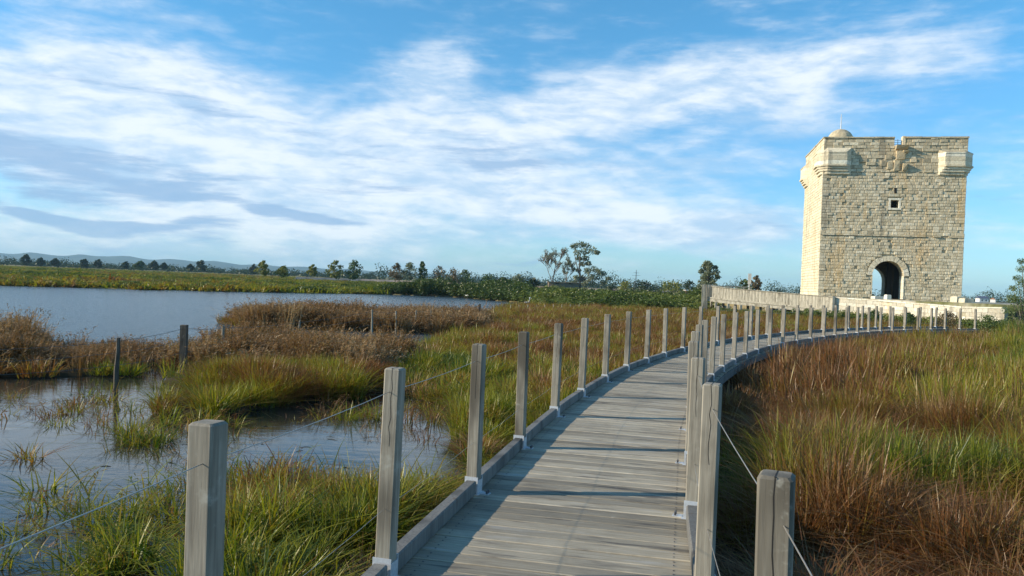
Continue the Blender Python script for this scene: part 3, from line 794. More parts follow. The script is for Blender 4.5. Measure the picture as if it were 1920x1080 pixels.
# arch: voussoirs, jamb stones
nv = 15
for i in range(nv):
    a0, a1 = math.pi * i / nv, math.pi * (i + 1) / nv; g = .008
    r0, r1 = ARC, ARC + random.uniform(.36, .44); mm = MB()
    P = lambda r, a: (DC + r * math.cos(a), ZS + r * math.sin(a))
    mm.prism([P(r0, a0 + g), P(r1, a0 + g), P(r1, a1 - g), P(r0, a1 - g)], -random.uniform(.03, .06), .9, 'y', random.uniform(.45, .85))
    obj('voussoir', mm.mesh('voussoir'), PALE if random.random() < .35 else STONE, tower)
for side in (0, 1):
    for a, b in (lambda c: zip(c, c[1:]))(course_heights(.0, ZS, .3, .42)):
        w = random.uniform(.28, .5); mm = MB()
        if side: mm.box(DR - .03, DR + .022, -.03, 1.28, a + .008, b - .008, random.uniform(.7, 1))
        else: mm.box(DL - .022, DL + .03, -.03, 1.28, a + .008, b - .008, random.uniform(.4, .7))
        obj('jamb_stone', mm.mesh('jamb_stone'), PALE if side else STONE, tower)  # right jamb paler than left: sunlight on it painted into the stone
# little square window
w = tag(obj('window', (lambda mm: (mm.box(WX - WH, WX + WH, .75, .8, WZ - WH, WZ + WH, .2), mm.mesh('window'))[1])(MB()), DARKM, tower), 'small dark square window with pale stone surround')
for (x0, x1, z0, z1) in ((-WH - .15, -WH, -WH - .02, WH + .02), (WH, WH + .15, -WH - .02, WH + .02), (-WH - .2, WH + .2, WH + .022, WH + .17), (-WH - .2, WH + .2, -WH - .17, -WH - .022)):
    mm = MB(); mm.box(WX + x0, WX + x1, -.02, .5, WZ + z0, WZ + z1, .85); obj('frame', mm.mesh('frame'), PALE, w)
mm = MB(); zz = loc_z(1671, 357); mm.box(WX - .08, WX + .10, -.028, .0, zz - .2, zz + .2, .1); obj('slit', mm.mesh('slit'), DARKM, tower)  # dark block on the wall face, its colour standing for the slit's shade
# broken brackets of a lost latrine or bretache under the notch
random.seed(31)
for (px0, px1, py0, py1, out) in ((1666, 1690, 272, 281, .50), (1668, 1686, 282, 300, .20), (1680, 1691, 281, 288, .38), (1664, 1676, 300, 321, .28), (1680, 1690, 306, 321, .40),
                                  (1648, 1662, 290, 300, .14), (1652, 1664, 303, 318, .18), (1671, 1681, 300, 312, .12), (1640, 1652, 300, 312, .10)):
    a, b = fit_px(px0), fit_px(px1); z1, z0 = loc_z(px0, py0), loc_z(px0, py1); mm = MB()
    o2 = out * random.uniform(.4, .8)
    vs = [(a, .1, z0), (b, .1, z0), (b, .1, z1), (a, .1, z1), (a + .03, -o2, z0 + .05), (b - .05, -o2 * .8, z0 + .08), (b - .02, -out, z1 - .04), (a + .05, -out * .9, z1 - .02)]
    mm.poly(vs, [(3, 2, 1, 0), (4, 5, 6, 7), (0, 1, 5, 4), (1, 2, 6, 5), (2, 3, 7, 6), (3, 0, 4, 7)], random.uniform(.15, .5)); obj('broken_bracket', mm.mesh('broken_bracket'), STONE, tower)
# corner turrets on corbels, octagon cut at the corner
def turret(cx, cy, sx, sy):
    "ring polygon grown out by p from the two faces that meet at (cx, cy); sx, sy point outwards"
    root = obj('corner_turret', (lambda mm: (mm.prism([(cx - sx * 1.9, cy - sy * .1), (cx - sx * .1, cy - sy * .1), (cx - sx * .1, cy - sy * 1.9), (cx - sx * 1.9, cy - sy * 1.9)], ZT0, TOP - 1.0, 'z', .5), mm.mesh('corner_turret'))[1])(MB()), STONE, tower)
    L1 = 2.15
    def ring(p, z, back=.03):
        e = p * .75
        pts = [(L1, -back), (L1 - e, p), (.15, p), (-p, -.15 + 0), (-p, -L1 + e), (back, -L1)] if False else \
              [(L1, -back), (L1 - .45 * min(1, p / .5), p), (.30, p), (-p, -.30), (-p, -(L1 - .45 * min(1, p / .5))), (back, -L1), (.9, -.9)]
        # (u inward along the x face, v outward) -> world corner coordinates
        return [(cx - sx * u, cy + sy * v, z) for u, v in pts]
    lay = [(.16, ZT0, .22), (.30, ZT0 + .22, .2), (.40, ZT0 + .42, .18), (.54, ZT0 + .60, .16), (.45, ZT0 + .76, .32), (.45, ZT0 + 1.08, .32), (.45, ZT0 + 1.40, .30), (.50, ZT0 + 1.66, .09)]
    for p, z, h in lay:
        mm = MB(); mm.loft([ring(p - .01, z + .006), ring(p, z + .03), ring(p, z + h - .03), ring(p - .01, z + h - .004)], random.uniform(.55, .95)); obj('turret_course', mm.mesh('turret_course'), (PALE if random.random() < .35 else STONE) if p > .4 else STONE, root)
    z = ZT0 + 1.755; mm = MB(); mm.loft([ring(.49, z), ring(.03, z + (.38 if sx < 0 else .22))], .8 if sx < 0 else .3); obj('turret_weathering', mm.mesh('turret_weathering'), STONE, root)  # left slopes toned pale for sunlight, right ones darker, by colour alone
ZT0 = loc_z(1575, 326)
turret(-HW, 0, -1, -1); turret(HW, 0, 1, -1); turret(-HW, TD, -1, 1); turret(HW, TD, 1, 1)
# domed stair head and mast
dx = fit_px(1563, 1.9); dy = 1.9; rd = 1.02; dz = TOP - .35
m = MB(); n = 20
m.loft([[(dx + r * math.cos(2 * math.pi * k / n), dy + r * math.sin(2 * math.pi * k / n), dz + z) for k in range(n)] for r, z in
        [(rd, -.8), (rd, 0)] + [(rd * math.cos(a), .38 + rd * .93 * math.sin(a)) for a in np.linspace(0, 1.45, 9)]], .45)
dome = obj('dome', m.mesh('dome', False), STONE, tower)
m = MB(); m.tube([(dx, dy, dz + 1.2), (dx, dy, dz + 2.6)], [.045, .025], 6); m.box(dx - .09, dx + .09, dy - .01, dy + .01, dz + 2.28, dz + 2.31); obj('mast', m.mesh('mast'), WHITE, tower)
# something small of metal stands in the notch
m = MB()
for i in range(3): m.tube([(NX0 + .02, .3, NZ + .12 + i * .17), (NX1 - .1, .3, NZ + .12 + i * .17)], .015, 5)
m.tube([(NX0 + .3, .3, NZ), (NX0 + .3, .3, NZ + .55)], .02, 5); obj('notch_rail', m.mesh('notch_rail'), BOLT, tower)
m = MB(); m.box(NX1 - .09, NX1 + .12, -.03, .5, NZ, TOP + .06, .9); obj('notch_jamb', m.mesh('notch_jamb'), PALE, tower)  # pale stone and light tone stand for sun on this jamb

# ------------------------------------------------------------ causeway wall and timber ramp
def wall_point(u):
    "u 0..1 along WL, by length"
    L = [0]
    for a, b in zip(WL, WL[1:]): L.append(L[-1] + (b.xy - a.xy).length)
    d = u * L[-1]; i = min(len(L) - 2, max(0, int(np.searchsorted(L, d)) - 1)); f = (d - L[i]) / (L[i + 1] - L[i])
    p = WL[i].lerp(WL[i + 1], f); return p, (WL[i + 1].xy - WL[i].xy).normalized(), L[-1]
def top_at_px(p):
    # top line of the wall as the photograph shows it
    d = (p - Vector((0, 0, EYE))); c = MC3.inverted() @ d; px = 960 + F * c.x / -c.z
    off = np.interp(px, [1322, 1360, 1500, 1560, 1660, 1760, 1800, 1885], [-7.5, -4, 2.5, 5.0, 8.0, 11.5, 14, 12.0]); return EYE - off / F * p.y, px
u_s = 0.36
wall = tag(empty('causeway_wall', wall_point(u_s)[0].xy.to_3d()), 'pale limestone parapet wall of the causeway below the tower gate', 'wall')
winv = -wall.location
random.seed(5)
LEN = wall_point(0)[2]
wst = []
u = u_s
core = MB()
NSEG = 40
prev = None
for i in range(NSEG + 1):
    uu = u_s + (1 - u_s) * i / NSEG; p, t, _ = wall_point(uu); zt, px = top_at_px(p); nrm = Vector((t.y, -t.x, 0)); nrm = nrm if nrm.y < 0 else -nrm
    q = p.xy.to_3d() + winv
    ring = [q - nrm * .0 + Vector((0, 0, -.4)), q - nrm * .85 + Vector((0, 0, -.4)), q - nrm * .85 + Vector((0, 0, zt - .09)), q - nrm * .0 + Vector((0, 0, zt - .09))]
    if prev: core.loft([prev, ring], .5)
    prev = ring
obj('wall_core', core.mesh('wall_core'), MORT, wall)
cnt = 0
def wall_stone(ua, ub, z0f, z1f, proud, tone, mat, name, over=0):
    pa, t, _ = wall_point(ua); pb, t2, _ = wall_point(ub); nrm = Vector((t.y, -t.x, 0)); nrm = nrm if nrm.y < 0 else -nrm
    za, zb = top_at_px(pa)[0], top_at_px(pb)[0]; a = pa.xy.to_3d() + winv; b = pb.xy.to_3d() + winv; dd = (b - a).normalized() * .012; a += dd; b -= dd
    bk = .80 + over
    vs = []
    for base, zt in ((a, za), (b, zb)):
        vs += [base + nrm * proud + Vector((0, 0, z0f(zt))), base - nrm * bk + Vector((0, 0, z0f(zt))), base - nrm * bk + Vector((0, 0, z1f(zt))), base + nrm * proud + Vector((0, 0, z1f(zt)))]
    m = MB(); m.poly(vs, [(0, 1, 2, 3), (7, 6, 5, 4), (0, 4, 5, 1), (1, 5, 6, 2), (2, 6, 7, 3), (3, 7, 4, 0)], tone)
    return obj(name, m.mesh(name), mat, wall)
u = u_s
while u < 1 - .5 / LEN:
    w_ = random.uniform(.9, 1.5) / LEN; ub = min(1, u + w_)
    wall_stone(u, ub, lambda zt: zt - .088, lambda zt: zt + random.uniform(-.012, .012), .07, random.uniform(.6, 1), PALE, 'coping_stone', .06); u = ub
for row in range(4):
    u = u_s; h = .27
    while u < 1 - .2 / LEN:
        w_ = random.uniform(.45, .95) / LEN; ub = min(1, u + w_)
        wall_stone(u, ub, lambda zt: zt - .10 - (row + 1) * h + .012, lambda zt: zt - .10 - row * h, random.uniform(.02, .05), random.uniform(.25, .95), WALLST, 'stone', -.6); u = ub
# timber ramp with close pickets, left of the wall
ramp = tag(empty('timber_ramp', WL[0].xy.to_3d()), 'pale wooden ramp with close picket parapet leading left from the tower', 'ramp')
rinv = -ramp.location
random.seed(9)
npk = 118; u_e = .46
pk = MB(); pk.box(-.045, .045, -.02, .02, 0, 1); pkm = [pk.mesh('picket')]
for i in range(2):
    pk = MB(); pk.box(-.045, .045, -.02, .02, 0, 1, .2 + .6 * i); pkm.append(pk.mesh('picket'))
def ramp_pt(u):
    p, t, _ = wall_point(u); zt, px = top_at_px(p); nrm = Vector((t.y, -t.x, 0)); nrm = nrm if nrm.y < 0 else -nrm
    return p.xy.to_3d() + nrm * .35, t, nrm, zt + .03
for i in range(npk):
    uu = u_e * (i + .5) / npk; p, t, nrm, zt = ramp_pt(uu); h = .98
    o = obj('picket', pkm[i % 3 if random.random() < .8 else 0], PALEW, ramp, p + rinv + Vector((0, 0, zt - h - .03)), (random.uniform(-.01, .01), 0, math.atan2(t.y, t.x)))
    o.scale = (1, 1, h)
for nm, dz0, dz1, o0, o1 in (('top_rail', -.05, .0, -.07, .09), ('bottom_rail', -1.06, -.94, .03, .07), ('deck_beam', -1.32, -1.12, -.06, .06), ('deck_beam', -1.32, -1.12, -1.56, -1.42), ('deck_floor', -1.115, -1.065, -1.6, .02)):
    m = MB(); rings = []
    for uu in np.linspace(0, u_e, 12):
        p, t, nrm, zt = ramp_pt(uu); p = p + rinv
        rings.append([p + nrm * o0 + Vector((0, 0, zt + dz0)), p + nrm * o1 + Vector((0, 0, zt + dz0)), p + nrm * o1 + Vector((0, 0, zt + dz1)), p + nrm * o0 + Vector((0, 0, zt + dz1))])
    m.loft(rings, .55); obj(nm, m.mesh(nm), PALEW, ramp)
for i in range(10):
    uu = u_e * (i + .1) / 10; p, t, nrm, zt = ramp_pt(uu)
    for off in (0, -1.5):
        m = MB(); q = p + rinv + nrm * off; m.box(q.x - .09, q.x + .09, q.y - .09, q.y + .09, -1.0, zt - 1.322, .4); obj('support_post', m.mesh('support_post'), PALEW, ramp)
p, t, nrm, zt = ramp_pt(u_e); m = MB(); q = p + rinv; m.box(q.x - .04, q.x + .14, q.y - .12, q.y + .34, zt - 1.35, zt + .02, .6); obj('end_post', m.mesh('end_post'), PALEW, ramp)
# end landing, boarded and a little higher
p, t, nrm, zt = ramp_pt(0); m = MB(); e = p + rinv
for i in range(9):
    m2 = MB(); x = e.x + (i - 1.2) * .13; m2.box(x - .055, x + .055, e.y - .42 - .02 * i, e.y - .38 - .02 * i, -.7 if i < 4 else zt - 1.0, zt + .03, random.random()); obj('board', m2.mesh('board'), PALEW, ramp)
m = MB(); m.box(e.x + .6, e.x + 4.6, e.y + 1.4, e.y + 1.5, zt + .0 - .1, zt - .02); 
for k in range(7): m.box(e.x + .7 + k * .62, e.x + .8 + k * .62, e.y + 1.4, e.y + 1.5, zt - 1.2, zt - .1)
obj('back_rail', m.mesh('back_rail'), PALEW, ramp)

def rough_block(name, px, py_top, depth, w, d_, h, label, cat, mat=PALE, rz=0.2, grp=None):
    q_ = D(px, py_top, depth); m = MB(); c = .04
    r = lambda s_, z, j: [(sx_ * s_ * w / 2 + random.uniform(-j, j), sy_ * s_ * d_ / 2 + random.uniform(-j, j), z) for sx_, sy_ in ((-1, -1), (1, -1), (1, 1), (-1, 1))]
    m.loft([r(1.05, -h, .01), r(1, -h * .4, .015), r(.96, -.05, .01), r(.82, 0, .01)], .8)
    o = obj(name, m.mesh(name), mat, None, q_, (0, 0, rz)); tag(o, label, cat, grp)
rough_block('stone_bollard', 1664.5, 552.5, 60.5, .38, .36, .95, 'small pale stone bollard in front of the dark tower gateway', 'bollard')
rough_block('stone_block', 1646, 555.5, 61.5, .9, .5, .6, 'low pale stone block at the left foot of the gateway', 'stone block')
rough_block('stone_block', 1797, 556, 60, .85, .7, 1.1, 'grey stone block against the tower\'s right foot', 'stone block', STONE)
rough_block('stone_block', 1812, 559.5, 59, .8, .6, .9, 'yellowish stone block just right of the tower foot', 'stone block', STONE)

# ------------------------------------------------------------ grass, reeds, shrubs (instanced blades)
def blade(m, bx, by, h, w, lean, az, tone, seg=3, curl=1.6):
    dx, dy = math.cos(az), math.sin(az); px_, py_ = -dy, dx
    tw = random.uniform(-.9, .9); px_, py_ = px_ * math.cos(tw) + dx * math.sin(tw), py_ * math.cos(tw) + dy * math.sin(tw)
    vs = []
    for i in range(seg):
        f = i / seg; r = lean * h * f ** curl; z = h * (f - .18 * lean * f * f); ww = w * (1 - .55 * f)
        vs += [(bx + dx * r - px_ * ww, by + dy * r - py_ * ww, z), (bx + dx * r + px_ * ww, by + dy * r + py_ * ww, z)]
    r = lean * h; vs.append((bx + dx * r, by + dy * r, h * (1 - .25 * lean)))
    fs = [(2 * i, 2 * i + 1, 2 * i + 3, 2 * i + 2) for i in range(seg - 1)] + [(2 * seg - 2, 2 * seg - 1, 2 * seg)]
    b = len(m.v); m.poly(vs, fs, tone)
    for i in range(len(vs)): m.tone[b + i] = min(1, max(0, tone + .16 * (vs[i][2] / h - .5)))
def tuft(n, rad, h, w, lean, seg=3, plume=0, name='tuft'):
    m = MB()
    for i in range(n):
        a = random.uniform(0, 6.283); r = rad * math.sqrt(random.random()); hh = h * random.uniform(.45, 1.05); ln = abs(random.gauss(0, lean)) + .03
        az = a + random.gauss(0, .8); tn = min(1, max(0, random.gauss(.5, .22)))
        bx, by = r * math.cos(a), r * math.sin(a)
        if random.random() < .12: ln += .7; tn = min(1, tn + .3)
        blade(m, bx, by, hh, w * random.uniform(.6, 1.2), ln, az, tn, seg)
        if plume and random.random() < plume:
            for k in range(8):
                f = random.uniform(.66, 1.02); z = hh * (f - .18 * ln * f * f); rr = ln * hh * f ** 1.6; a2 = random.uniform(0, 6.28); L = h * .065
                q = Vector((bx + math.cos(az) * rr, by + math.sin(az) * rr, z)); e = Vector((math.cos(a2) * L, math.sin(a2) * L, L * random.uniform(-.2, 1))); s_ = Vector((-math.sin(a2), math.cos(a2), .3)) * w * 1.8
                m.poly([q - s_ * .3, q + e * .5 - s_ * .5, q + e, q + e * .5 + s_ * .5], [(0, 1, 2, 3)], min(1, tn + .2))
    return m.mesh(name, fix=False)
def leafclump(n, size, name):
    m = MB()
    for i in range(n):
        while True:
            p = Vector([random.uniform(-1, 1) for _ in range(3)])
            if p.length < 1 and (p.length > .45 or random.random() < .25): break
        p.x *= .5; p.y *= .5; p.z = .5 + p.z * .5
        p += Vector((noise.noise(p * 3), noise.noise(p * 3 + Vector((5, 0, 0))), 0)) * .12
        a = Vector([random.gauss(0, 1) for _ in range(3)]).normalized(); b = a.orthogonal().normalized(); c = a.cross(b)
        s_ = size * random.uniform(.6, 1.3)
        m.poly([p - b * s_, p + c * s_ * .45, p + b * s_, p - c * s_ * .45], [(0, 1, 2, 3)], random.random())
    return m.mesh(name, fix=False)
random.seed(21)
K_FINE = [tuft(46, .13, 1.0, .0065, .30, 4) for _ in range(4)]
K_SEDGE = [tuft(64, .17, 1.0, .0055, .50, 4) for _ in range(4)]
K_MID = [tuft(52, .26, 1.0, .011, .30, 3) for _ in range(3)]
K_REED = [tuft(34, .30, 1.0, .013, .17, 3, .7) for _ in range(3)]
K_SPARSE = [tuft(9, .16, 1.0, .006, .22, 3, .2) for _ in range(2)]
K_FAR = [tuft(40, .6, 1.0, .05, .25, 2) for _ in range(3)]
K_SHRUB = [leafclump(230, .075, 'shrub_leaves') for _ in range(4)]
def hidden_objs(meshes, mat):
    r = []
    for m_ in meshes:
        m_ = m_.copy(); m_.materials.clear(); m_.materials.append(mat); r.append(bpy.data.objects.new('blade_tuft', m_))
    return r
def scatter(name, label, pts, scl, hts, tint, kinds, mat):
    "one stuff object: copies of small tufts stand on the listed points"
    n = len(pts)
    if n == 0: return
    me = bpy.data.meshes.new(name); me.vertices.add(n); me.vertices.foreach_set('co', np.asarray(pts, np.float32).ravel())
    for nm, arr in (('scl', scl), ('hgt', hts), ('tint', tint), ('rz', rng.uniform(0, 6.283, n)), ('tlt', rng.normal(0, .07, n))):
        a = me.attributes.new(nm, 'FLOAT', 'POINT'); a.data.foreach_set('value', np.asarray(arr, np.float32))
    a = me.attributes.new('which', 'INT', 'POINT'); a.data.foreach_set('value', rng.integers(0, len(kinds), n).astype(np.int32))
    o = bpy.data.objects.new(name, me); COL.objects.link(o); o['kind'] = 'stuff'
    if label: o['label'] = label
    g = bpy.data.node_groups.new(name, 'GeometryNodeTree')
    g.interface.new_socket('Geometry', in_out='INPUT', socket_type='NodeSocketGeometry'); g.interface.new_socket('Geometry', in_out='OUTPUT', socket_type='NodeSocketGeometry')
    N, Lk = g.nodes, g.links
    gi = N.new('NodeGroupInput'); go = N.new('NodeGroupOutput')
    j = N.new('GeometryNodeGeometryToInstance')
    for ob in reversed(hidden_objs(kinds, mat)):
        oi = N.new('GeometryNodeObjectInfo'); oi.inputs['Object'].default_value = ob; Lk.new(oi.outputs['Geometry'], j.inputs[0])
    ip = N.new('GeometryNodeInstanceOnPoints'); Lk.new(gi.outputs[0], ip.inputs['Points']); Lk.new(j.outputs[0], ip.inputs['Instance'])
    ip.inputs['Pick Instance'].default_value = True
    def at(nm, ty='FLOAT'):
        q = N.new('GeometryNodeInputNamedAttribute'); q.data_type = ty; q.inputs[0].default_value = nm
        return q.outputs['Attribute']
    Lk.new(at('which', 'INT'), ip.inputs['Instance Index'])
    c = N.new('ShaderNodeCombineXYZ'); s_ = at('scl'); Lk.new(s_, c.inputs[0]); Lk.new(s_, c.inputs[1]); Lk.new(at('hgt'), c.inputs[2]); Lk.new(c.outputs[0], ip.inputs['Scale'])
    c2 = N.new('ShaderNodeCombineXYZ'); tl = at('tlt'); Lk.new(tl, c2.inputs[0]); Lk.new(tl, c2.inputs[1]); Lk.new(at('rz'), c2.inputs[2]); Lk.new(c2.outputs[0], ip.inputs['Rotation'])
    Lk.new(ip.outputs[0], go.inputs[0])
    md = o.modifiers.new('blades', 'NODES'); md.node_group = g
    return o

def cand(xlo, xhi, ylo, yhi, dens, wedge=True):
    n = int((xhi - xlo) * (yhi - ylo) * dens); x = rng.uniform(xlo, xhi, n); y = rng.uniform(ylo, yhi, n)
    if wedge:
        k = (np.abs(x) < y * .80 + 2.5); x, y = x[k], y[k]
    return x, y
def dist_to_walk(x, y):
    "signed distance from the left post line (positive to the right)"
    d2 = np.full(x.shape, 1e9); sg = np.zeros(x.shape)
    for i in range(0, len(LC), 3):
        dx = x - LC[i, 0]; dy = y - LC[i, 1]; q = dx * dx + dy * dy; k = q < d2
        d2 = np.where(k, q, d2); sg = np.where(k, dx * NRM[i, 0] + dy * NRM[i, 1], sg)
    return np.sign(sg) * np.sqrt(d2)
def gauss_px(x, y, px, py, sx, sy, z=-.3):
    q = G(px, py, z); return np.exp(-((x - q.x) / sx) ** 2 - ((y - q.y) / sy) ** 2)
def mk(x, y, dz=0.0): return np.stack([x, y, ground_z(x, y) - .03 + dz], 1)

def clumps(x, y, cell, seed):
    "tussock pattern: distance to the nearest tussock centre (in cells) and that tussock's own random numbers"
    gx, gy = np.floor(x / cell), np.floor(y / cell); best = np.full(x.shape, 9.); r1 = np.zeros(x.shape); r2 = np.zeros(x.shape)
    def hsh(a, b, k): v = np.sin(a * 127.1 + b * 311.7 + k * 74.7 + seed * 19.3) * 43758.5453; return v - np.floor(v)
    for i in (-1, 0, 1):
        for j in (-1, 0, 1):
            a, b = gx + i, gy + j; cx, cy = (a + .1 + .8 * hsh(a, b, 1)) * cell, (b + .1 + .8 * hsh(a, b, 2)) * cell
            d = np.hypot(x - cx, y - cy) / cell; k = d < best
            best = np.where(k, d, best); r1 = np.where(k, hsh(a, b, 3), r1); r2 = np.where(k, hsh(a, b, 4), r2)
    return best, r1, r2
def fields(x, y, sd):
    "tint (0 green .. 1 straw) and height of the marsh grass"
    d = np.hypot(x, y)
    n = wob(x, y, .9, 0); n2 = wob(x, y, .28, 1); n3 = wob(x, y, 2.6, 2)
    left = sd < .8
    t = np.where(left, .33 + .14 * n + .14 * n3, .44 + .16 * n + .10 * n3)
    # left: greener by the pool, rust towards the middle distance
    t = t + np.where(left, np.clip((y - 15) / 9, 0, 1) * .34, 0)
    t = t - np.where(left, .22 * gauss_px(x, y, 740, 690, 3.0, 5), 0)
    t = t - np.where(left, .25 * gauss_px(x, y, 960, 625, 8, 6), 0)
    n4 = wob(x, y, 1.5, 3)
    h = np.where(left, .40, .60) + np.where(left, .07, .13) * n4 + .05 * n + .04 * n3
    # right: brown mound beside the walk, green beyond it, rust at the bottom
    r = ~left
    t = t + np.where(r, .42 * gauss_px(x, y, 1520, 715, 4.8, 5.5) + .20 * gauss_px(x, y, 1560, 665, 7, 6), 0)
    t = t - np.where(r, .50 * gauss_px(x, y, 1790, 745, 3.4, 4.5) + .36 * gauss_px(x, y, 1880, 690, 4, 5) + .30 * gauss_px(x, y, 1480, 850, 1.3, 1.1) + .28 * gauss_px(x, y, 1650, 900, 1.5, .9) + .22 * gauss_px(x, y, 1840, 850, 1.4, 1.6), 0)
    t = t + np.where(r, .34 * gauss_px(x, y, 1600, 1040, 2.2, 1.3, -.1) + .20 * gauss_px(x, y, 1860, 980, 1.2, 1.0, -.1) + .22 * gauss_px(x, y, 1890, 850, .8, 1.5), 0)
    h = h + np.where(r, .14 * gauss_px(x, y, 1500, 700, 3.0, 2.6) + .20 * gauss_px(x, y, 1790, 700, 3.5, 2.5) + .20 * gauss_px(x, y, 1900, 760, 2.2, 2.5), 0)
    h = h - np.where(r, .34 * gauss_px(x, y, 1730, 830, .9, .9, -.3) + .20 * gauss_px(x, y, 1420, 800, .9, 1.5, -.3), 0)
    # taller, lusher belt against the causeway and at the far right edge
    t = t - np.where(y > 40, .22, 0); h = h + np.where((y > 40), .10, 0)
    q = np.clip((x / np.maximum(y, 1) - .60) / .05, 0, 1) * (y > 22); t = t - .22 * q; h = h + .25 * q
    c, r1, r2 = clumps(x, y, 1.45, 1); c2, q1, q2 = clumps(x, y, .45, 2)
    dome = np.clip(1.2 - 1.9 * c * c, .12, 1.15); small = np.clip(1.15 - .9 * c2 * c2, .5, 1.15)
    amp = np.where(left, .6, 1.0)
    h = h * ((1 - amp) + amp * dome * (.78 + .55 * r1)) * small
    t = t + (r2 - .5) * np.where(left, .26, .34) + (q1 - .5) * .16
    t = t + np.where(left, 0, .22 * np.exp(-((x / np.maximum(y, .1) - .40) / .16) ** 2) * np.clip((y - 7) / 3, 0, 1) * np.clip((34 - y) / 8, 0, 1))
    h = np.where((~left) & (y < 5), h * .78, h); h = np.where(left & (y < 9), h * .86, h); t = np.where(~left, np.minimum(t, .78), t)
    t = np.where((q2 > .95), .9, t)
    return np.clip(t, 0, 1), np.clip(h, .07, 1.2)

def marsh(xlo, xhi, ylo, yhi, dens, kinds, sc, mat, dlo, dhi, name, label, side, dry=0.0):
    x, y = cand(xlo, xhi, ylo, yhi, dens); d = np.hypot(x, y)
    k = (d > dlo) & (d < dhi) & is_land(x, y) & (mound(x, y) < .02); x, y = x[k], y[k]
    sd = dist_to_walk(x, y); k = ((sd < -.22) if side == 'L' else (sd > WID + .30)); x, y, sd = x[k], y[k], sd[k]
    k = ~(in_isle(x, y)); x, y, sd = x[k], y[k], sd[k]
    # clumping
    k = wob(x, y, 3.2, 3) + rng.uniform(-.6, 1.2, len(x)) > -.15; x, y, sd = x[k], y[k], sd[k]
    if side == 'L':
        k = (y > 9) | (x / y > -.36 + .04 * wob(x, y, 2, 1)) | ((x / y > -.5) & (wob(x, y, 2.4, 2) > .25) & (rng.random(len(x)) < .35)); x, y, sd = x[k], y[k], sd[k]
    t, h = fields(x, y, sd); n = len(x)
    edge = np.clip((np.abs(sd - (0 if side == 'L' else WID)) - .2) / .8, .55, 1)
    return scatter(name, label, mk(x, y), sc * rng.uniform(.75, 1.3, n), h * np.where(y > 10, np.maximum(edge, .8), edge) * rng.uniform(.75, 1.25, n), np.clip(t + rng.normal(0, .07, n), 0, 1), kinds, mat)
def in_isle(x, y):
    r = np.zeros(x.shape, bool)
    for p in ISLES: r |= inside(p, x, y)
    brown = (y > np.interp(x, [-12, 5], [16.6, 16.2]) + .5 * wob(x, y, 1, 1)) & inside(ISLES[1], x, y)
    return r | brown
marsh(-9, 14, 1.6, 15, 70, K_FINE, 1.0, GRASSM, 0, 14, 'marsh_grass', 'green and rust marsh grass at the pool edge left of the boardwalk', 'L')
marsh(-14, 14, 13, 37, 20, K_MID, 1.0, GRASSM, 14, 37, 'marsh_grass', 'olive and rust marsh grass filling the middle distance left of the boardwalk', 'L')
marsh(-10, 60, 36, 68, 8, K_MID, 1.5, GRASSM, 37, 75, 'marsh_grass', 'green and brown marsh grass between boardwalk and causeway', 'L')
marsh(0, 16, 1.0, 15, 85, K_SEDGE, 1.0, GRASSM, 0, 14, 'marsh_grass', 'tangled rust and green grass close on the right of the boardwalk', 'R')
marsh(2, 38, 8, 42, 24, K_MID, 1.0, GRASSM, 14, 52, 'marsh_grass', 'brown and green grass mounds inside the curve of the boardwalk', 'R')
# brown reeds: strip at left, tall bed in the middle, island behind
def reeds(poly, dens, h0, name, label, t0=.55, kinds=K_REED, sc=1.0, cut=None, thin=0):
    p = np.array(poly); x = rng.uniform(p[:, 0].min() - .4, p[:, 0].max() + .4, int((np.ptp(p[:, 0]) + .8) * (np.ptp(p[:, 1]) + .8) * dens)); y = rng.uniform(p[:, 1].min() - .4, p[:, 1].max() + .4, len(x))
    k = inside(poly, x + .3 * wob(x, y, 1.5, 0), y + .3 * wob(x, y, 1.7, 1))
    if cut is not None: k &= cut(x, y)
    if thin: k &= wob(x, y, 1.1, 2) + rng.uniform(-.8, .8, len(x)) > -.35 + thin
    x, y = x[k], y[k]; n = len(x); z = np.full(n, ZW - .05)
    c, r1, r2 = clumps(x, y, .9 * sc, 5)
    kk = (c + .25 * rng.random(n)) < .78; x, y, z, c, r1, r2 = x[kk], y[kk], z[kk], c[kk], r1[kk], r2[kk]; n = len(x)
    h = h0 * (1 + .12 * wob(x, y, .8, 3)) * (.78 + .45 * r1) * np.clip(1.12 - .7 * c * c, .5, 1.2) * rng.uniform(.7, 1.2, n)
    scatter(name, label, np.stack([x, y, z], 1), sc * rng.uniform(.8, 1.3, n), h, np.clip(t0 + .30 * (r2 - .5) + .14 * wob(x, y, 1.4, 1) + rng.normal(0, .10, n), 0, 1), kinds, REEDM)
reeds(ISLES[2], 18, .56, 'reeds', 'thin brown reed strip between pool and lagoon at the left', .45, thin=.22)
reeds([(G(x, y, ZW).x, G(x, y, ZW).y) for x, y in ((-300, 700), (-40, 700), (60, 690), (50, 640), (-300, 630))], 14, .78, 'reeds', 'taller brown reed clump at the left edge of the photo', .45)
reeds(ISLES[1], 34, .66, 'reeds', 'dense brown reed bed behind the bright green sedge', .52, cut=lambda x, y: (y > 16.4 + .5 * wob(x, y, 1, 1)) & (y < 22 + .8 * wob(x, y, .8, 2)) & ((x / y > -.36) | (wob(x, y, 1.3, 3) > .1)))
reeds(ISLES[0], 17, .78, 'reeds', 'brown reed island standing in the lagoon', .55, sc=1.4)
